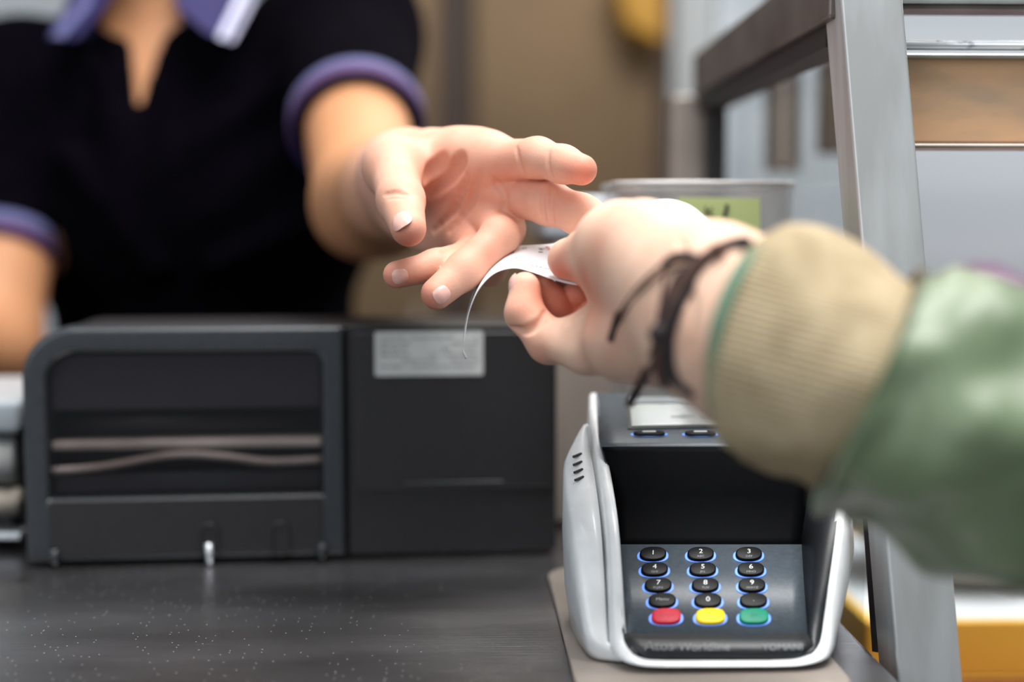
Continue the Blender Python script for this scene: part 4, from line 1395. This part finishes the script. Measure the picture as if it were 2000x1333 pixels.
# cuff and sleeve: rings along the arm
def sleeve_rings(cs, rs, nseg, disp, nrm=None):
    vs, fs = [], []
    n = len(cs)
    for i, c in enumerate(cs):
        t = nrm[i] if nrm else (cs[min(i + 1, n - 1)] - cs[max(i - 1, 0)]).normalized()
        a = (V((0, 0, 1)) - t * t.z).normalized()
        b = t.cross(a)
        for k in range(nseg):
            th_ = 2 * math.pi * k / nseg
            r = rs[i] + disp(i / (n - 1), th_)
            vs.append(c + (a * math.cos(th_) + b * math.sin(th_)) * r)
    for i in range(n - 1):
        for k in range(nseg):
            fs.append((i * nseg + k, i * nseg + (k + 1) % nseg, (i + 1) * nseg + (k + 1) % nseg, (i + 1) * nseg + k))
    return vs, fs
f0, f1 = P(1500, 672, .463), P(1702, 752, .444)
n0 = V((.74, -.66, -.13)).normalized()
n1 = V((.89, -.20, -.41)).normalized()
cs, rs, ns_ = [], [], []
N = 46
for i in range(N):
    t = i / (N - 1)
    cs.append(f0.lerp(f1, (t - 0.03) / 0.97))
    ns_.append(n0.lerp(n1, t ** 0.8).normalized())
    rs.append(0.0388 + 0.0010 * math.sin(t * math.pi) - 0.003 * max(0, 1 - t / 0.08) - 0.0022 * t)
inner_c = [cs[9], cs[6], cs[3], cs[1]]
inner_r = [0.0310, 0.0320, 0.0330, 0.0345]
def dcuff(t, th_):
    s_ = 0.00035 * math.cos(110 * th_)
    s_ += 0.0022 * math.sin(3 * th_ + 1.2 + 3 * t) * min(1, .3 + t * 3) + 0.0014 * math.sin(2 * th_ + 5 * t) + 0.0028 * noise.noise(V((math.cos(th_) * 1.6, math.sin(th_) * 1.6, t * 2.2)))
    return s_
vs, fs = sleeve_rings(inner_c + cs, inner_r + rs, 440, dcuff, [ns_[9], ns_[6], ns_[3], ns_[1]] + ns_)
# green sleeve
S0 = f1 + (f1 - f0).normalized() * -0.003
path_ = spline([S0, P(1790, 788, .438), P(2000, 868, .428), P(2250, 960, .418), elc, elc.lerp(shc, .35) + V((.012, 0, 0)), elc.lerp(shc, .7) + V((.008, 0, 0)), shc], 110)
path_ = [V(p) for p in path_]
nrm2 = []
for i in range(110):
    t_ = (path_[min(i + 1, 109)] - path_[max(i - 1, 0)]).normalized()
    nrm2.append(n1.lerp(t_, min(1, i / 12)).normalized())
rr_ = []
for i in range(110):
    t = i / 109
    r = 0.0375 + 0.0036 * min(1, t / 0.035) ** 0.6 + 0.0035 * min(1, t / 0.25)
    if t > 0.93: r *= math.sqrt(max(0.02, 1 - ((t - 0.93) / 0.07) ** 2))
    rr_.append(r)
def dsl(t, th_):
    p = V((math.cos(th_) * 1.3, math.sin(th_) * 1.3, t * 10))
    s_ = 0.0075 * (noise.noise(p)) + 0.0016 * noise.noise(p * 2.3)
    g_ = math.exp(-t / 0.07)
    s_ += g_ * 0.0014 * math.sin(11 * th_ + 3 * math.sin(2 * th_))
    s_ += 0.0030 * (abs(math.sin(1.5 * th_ + 12 * t + 0.6)) ** 0.6 - 0.6) * (1 - math.exp(-t / 0.05))
    return s_ * min(1, 0.3 + t * 14)
vs2, fs2 = sleeve_rings(path_, rr_, 160, dsl, nrm2)
jak = MB().add(vs2, fs2).build('jacket_sleeve', M['jacket'], cust, True, world=True)
cf_o = MB().add(vs, fs).build('knit_cuff', M['cuff'], jak, True, world=False)
# green edge of the cuff
ce, re = cs[0:5], [r + 0.0007 for r in rs[0:5]]
vs, fs = sleeve_rings([cs[1], cs[0] - (cs[1] - cs[0]) * 0.3] + ce, [0.0342, 0.0346] + re, 160, lambda t, th_: 0, [ns_[1], ns_[0]] + ns_[0:5])
MB().add(vs, fs).build('cuff_edge', M['cuff_green'], cf_o, True, world=False) if False else tag(MB().add(vs, fs).build('cuff_edge', M['cuff_green'], jak, True, world=False), 'green edge of the cuff')
# seam piping between cuff and sleeve
vs, fs = sleeve_rings([path_[0] + (path_[0] - path_[1]) * .3, path_[0], path_[1], path_[2]], [rr_[0] - .001, rr_[0] + .0012, rr_[1] + .0012, rr_[1] + .0002], 120, lambda t, th_: 0.0006 * math.sin(11 * th_), [n1] * 4)
tag(MB().add(vs, fs).build('cuff_seam', pm('dark_seam', srgb(82, 72, 52), 0.8), jak, True, world=False), 'dark gathered seam')
tag(cust, 'customer in green jacket with tan knit cuff, arm reaching in and holding the receipt', 'person')

# ------------------------------------------------------------------ bracelets
def on_hand(px, lift):
    return [surf(ch, x, y) + V((0, -lift, 0)) for x, y in px]
def loop_on_wrist(front, lift, depth=0.047):
    f = [V(p) for p in spline(on_hand(front, lift), 40)]
    # carry on round the back of the wrist
    a, b = f[-1], f[0]
    mid = (a + b) / 2 + V((0.012, depth, 0.0))
    back = [V(p) for p in spline([a, a.lerp(mid, .45) + V((0, .014, -.008)), mid, b.lerp(mid, .45) + V((0, .014, .008)), b], 30)]
    return f + back[1:]
def braid(mb, path, r, strands=3, turns=60, rs_=0.6):
    n = len(path)
    for q in range(strands):
        pts = []
        for i in range(n * 6):
            u = i / 6
            k = min(int(u), n - 2)
            p = path[k].lerp(path[k + 1], u - k)
            t = (path[k + 1] - path[k]).normalized()
            a = t.orthogonal().normalized(); b = t.cross(a)
            ph = 2 * math.pi * (turns * i / (n * 6) + q / strands)
            a = (V((0, 0, 1)) - t * t.z).normalized() if abs(t.z) < .9 else (V((1, 0, 0)) - t * t.x).normalized()
            b = t.cross(a)
            pts.append(p + (a * math.cos(ph) + b * math.sin(ph)) * r * 0.55)
        mb.tube(pts, r * rs_, 6, caps=True)
arc1 = [(1452, 474), (1418, 482), (1385, 502), (1352, 545), (1325, 600), (1308, 655), (1306, 705), (1320, 745)]
p1 = loop_on_wrist(arc1, .0016)
b1 = MB()
b1.tube(p1, .0015, 8, caps=False)
braid(b1, p1, .0021)
br1 = b1.build('cord_bracelet', M['cord'], smooth=True)
def beads(pts, r, m_, parent, name):
    mb = MB()
    for p in pts:
        vs_, fs_ = lathe([(0.0001, -r), (r * .7, -r * .7), (r, 0), (r * .7, r * .7), (0.0001, r)], tuple(p), 10)
        mb.add(vs_, fs_)
    return mb.build(name, m_, parent, True, world=True)
KN = surf(ch, 1300, 668) + V((0, -.003, 0))
beads([KN, KN + V((0.0028, 0.001, -0.004)), KN + V((-0.003, -.001, 0.003)), KN + V((.001, -.001, .005))], .0034, M['cord'], br1, 'knot')
tag(br1, 'thick black braided cord bracelet on the customer wrist, nearest the cuff', 'bracelet')
arc2 = [(1400, 486), (1362, 512), (1334, 552), (1312, 600), (1290, 655), (1284, 700), (1290, 738)]
p2 = loop_on_wrist(arc2, .0040, .050)
b2 = MB()
b2.tube(p2, .0013, 8, caps=False)
braid(b2, p2, .0019, turns=50)
br2 = b2.build('cord_bracelet', M['cord_brown'], smooth=True)
tag(br2, 'dark brown woven cord bracelet worn just below the thick black one', 'bracelet')
def strand(px, r, m_, parent, lifts=.0016, name='loose_end'):
    pts = []
    for k, (x, y) in enumerate(px):
        p = surf(ch, x, y, .45, .56)
        if p.y > .555: p = P(x, y, pts[-1].y if pts else .48)
        pts.append(p + V((0, -lifts, 0)))
    pts = spline(pts, 26)
    return MB().tube([tuple(p) for p in pts], r, 8).build(name, m_, parent, True, world=True)
strand([(1365, 505), (1340, 498), (1315, 500), (1292, 518)], .0013, M['cord'], br1, .003)
strand([(1360, 510), (1320, 506), (1285, 522), (1245, 560), (1215, 600), (1200, 630)], .0005, M['cord_brown'], br1)
strand([(1355, 515), (1300, 530), (1260, 560), (1225, 600), (1208, 630), (1196, 652)], .0005, M['cord_brown'], br1)
strand([(1206, 612), (1199, 636), (1191, 664)], .0013, M['cord'], br1, .002, 'loose_end_tip')
strand([(1296, 520), (1294, 560), (1284, 620), (1272, 680), (1255, 720), (1236, 760)], .0006, M['cord_brown'], br2, .0025)
strand([(1350, 520), (1322, 540), (1300, 590), (1288, 640), (1278, 700), (1250, 745), (1226, 788)], .0016, M['cord'], br2, .004)
strand([(1340, 525), (1312, 560), (1300, 610), (1296, 660), (1270, 710), (1238, 745)], .0008, M['cord_brown'], br2, .006)
strand([(1304, 676), (1300, 710), (1296, 752)], .0016, M['cord'], br1, .003)
strand([(1308, 670), (1308, 705), (1322, 745), (1350, 770)], .0017, M['cord'], br1, .002)

# ------------------------------------------------------------------ receipt
near = [(1390, 470, .612), (1330, 480, .605), (1260, 520, .596), (1205, 556, .586), (1165, 560, .582), (1120, 556, .582), (1080, 546, .585), (1040, 532, .588), (1003, 524, .590), (965, 535, .591), (935, 566, .590), (916, 610, .588), (908, 655, .586), (905, 682, .586), (912, 700, .585)]
far = [(1394, 440, .652), (1345, 400, .654), (1285, 391, .655), (1210, 426, .652), (1165, 452, .648), (1120, 468, .645), (1080, 476, .643), (1040, 479, .642), (1005, 482, .642), (975, 496, .642), (948, 522, .641), (928, 560, .639), (914, 605, .636), (906, 650, .634), (904, 690, .632)]
NS, NT = 120, 14
nn = [V(p) for p in spline([P(*q) for q in near], NS)]
ff = [V(p) for p in spline([P(*q) for q in far], NS)]
def ribbon(u, v):
    """u along 0..1, v across 0 near..1 far"""
    x = min(max(u, 0), 1) * (NS - 1)
    i = min(int(x), NS - 2)
    t = x - i
    a, b = nn[i].lerp(nn[i + 1], t), ff[i].lerp(ff[i + 1], t)
    p = a.lerp(b, v)
    e = V((0, 0, -0.0012 * math.sin(math.pi * v)))
    return p + e
vs = [ribbon(i / (NS - 1), k / NT) for i in range(NS) for k in range(NT + 1)]
fs = [(i * (NT + 1) + k, i * (NT + 1) + k + 1, (i + 1) * (NT + 1) + k + 1, (i + 1) * (NT + 1) + k) for i in range(NS - 1) for k in range(NT)]
rc = MB().add(vs, fs).build('receipt', M['paper'], smooth=True)
s2 = rc.modifiers.new('s', 'SOLIDIFY'); s2.thickness = 0.00012; s2.offset = 0
tag(rc, 'white printed receipt held between the customer thumb and fingers, curling down', 'receipt')
LEN = sum((nn[i + 1] - nn[i]).length for i in range(NS - 1))
WID = 0.055
def rtext(body, size, u0, v0, m_, name='printed_line', rot=False):
    me = text_mesh(body, size, name, align='LEFT')
    for v in me.vertices:
        if rot: du, dv_ = -v.co.x, -v.co.y          # lines running along the strip, read from the left
        else: du, dv_ = v.co.y, -v.co.x
        u, vv = u0 + du / LEN, v0 + dv_ / WID
        p = ribbon(u, vv)
        q = ribbon(u + .004, vv) - p
        r_ = ribbon(u, min(vv + .05, 1)) - p
        n = q.cross(r_).normalized()
        if n.z < 0: n = -n
        v.co = p + n * 0.00022
    return link(name, me, m_, rc, False, world=False)
u_at = lambda px: min(range(NS), key=lambda i: abs(near_px[i] - px)) / (NS - 1)
def topx(p):
    q = RM.transposed() @ (p - CAM)
    return 1000 + q.x / -q.z * FPX
near_px = [topx((nn[i] + ff[i]) / 2) if i < NS * 0.8 else 9999 for i in range(NS)]
def along(body, size, pxs, v0, m_):
    """line that runs along the strip from pxs rightwards"""
    me = text_mesh(body, size, 'printed_line', align='LEFT')
    u0 = u_at(pxs)
    for v in me.vertices:
        u, vv = u0 - v.co.x / LEN, v0 + v.co.y / WID
        p = ribbon(u, vv)
        q = ribbon(u + .004, vv) - p
        r_ = ribbon(u, min(vv + .05, 1)) - p
        n = q.cross(r_).normalized()
        if n.z < 0: n = -n
        v.co = p + n * 0.00022
    return link('printed_line', me, m_, rc, False, world=False)
along('CJ KVITATOP', 0.0034, 1040, 0.30, M['red_ink'])
along('x  x  x x', 0.0030, 1012, 0.20, M['ink'])
along('41', 0.0022, 1078, 0.14, M['ink'])
for k, px in enumerate((955, 966, 977, 988, 999)):
    rtext('2380', 0.0038, u_at(px), 0.90, M['ink'])
rtext('37.', 0.0036, u_at(1026), 0.93, M['ink'])
rtext('Nr. 8', 0.0034, u_at(1055), 0.90, M['ink'])
rtext('51', 0.0032, u_at(1063), 0.90, M['ink'])
rtext('Mel', 0.0036, u_at(1070), 0.93, M['red_ink'])
rtext('1. 20', 0.0022, u_at(1010), 0.62, M['ink'])
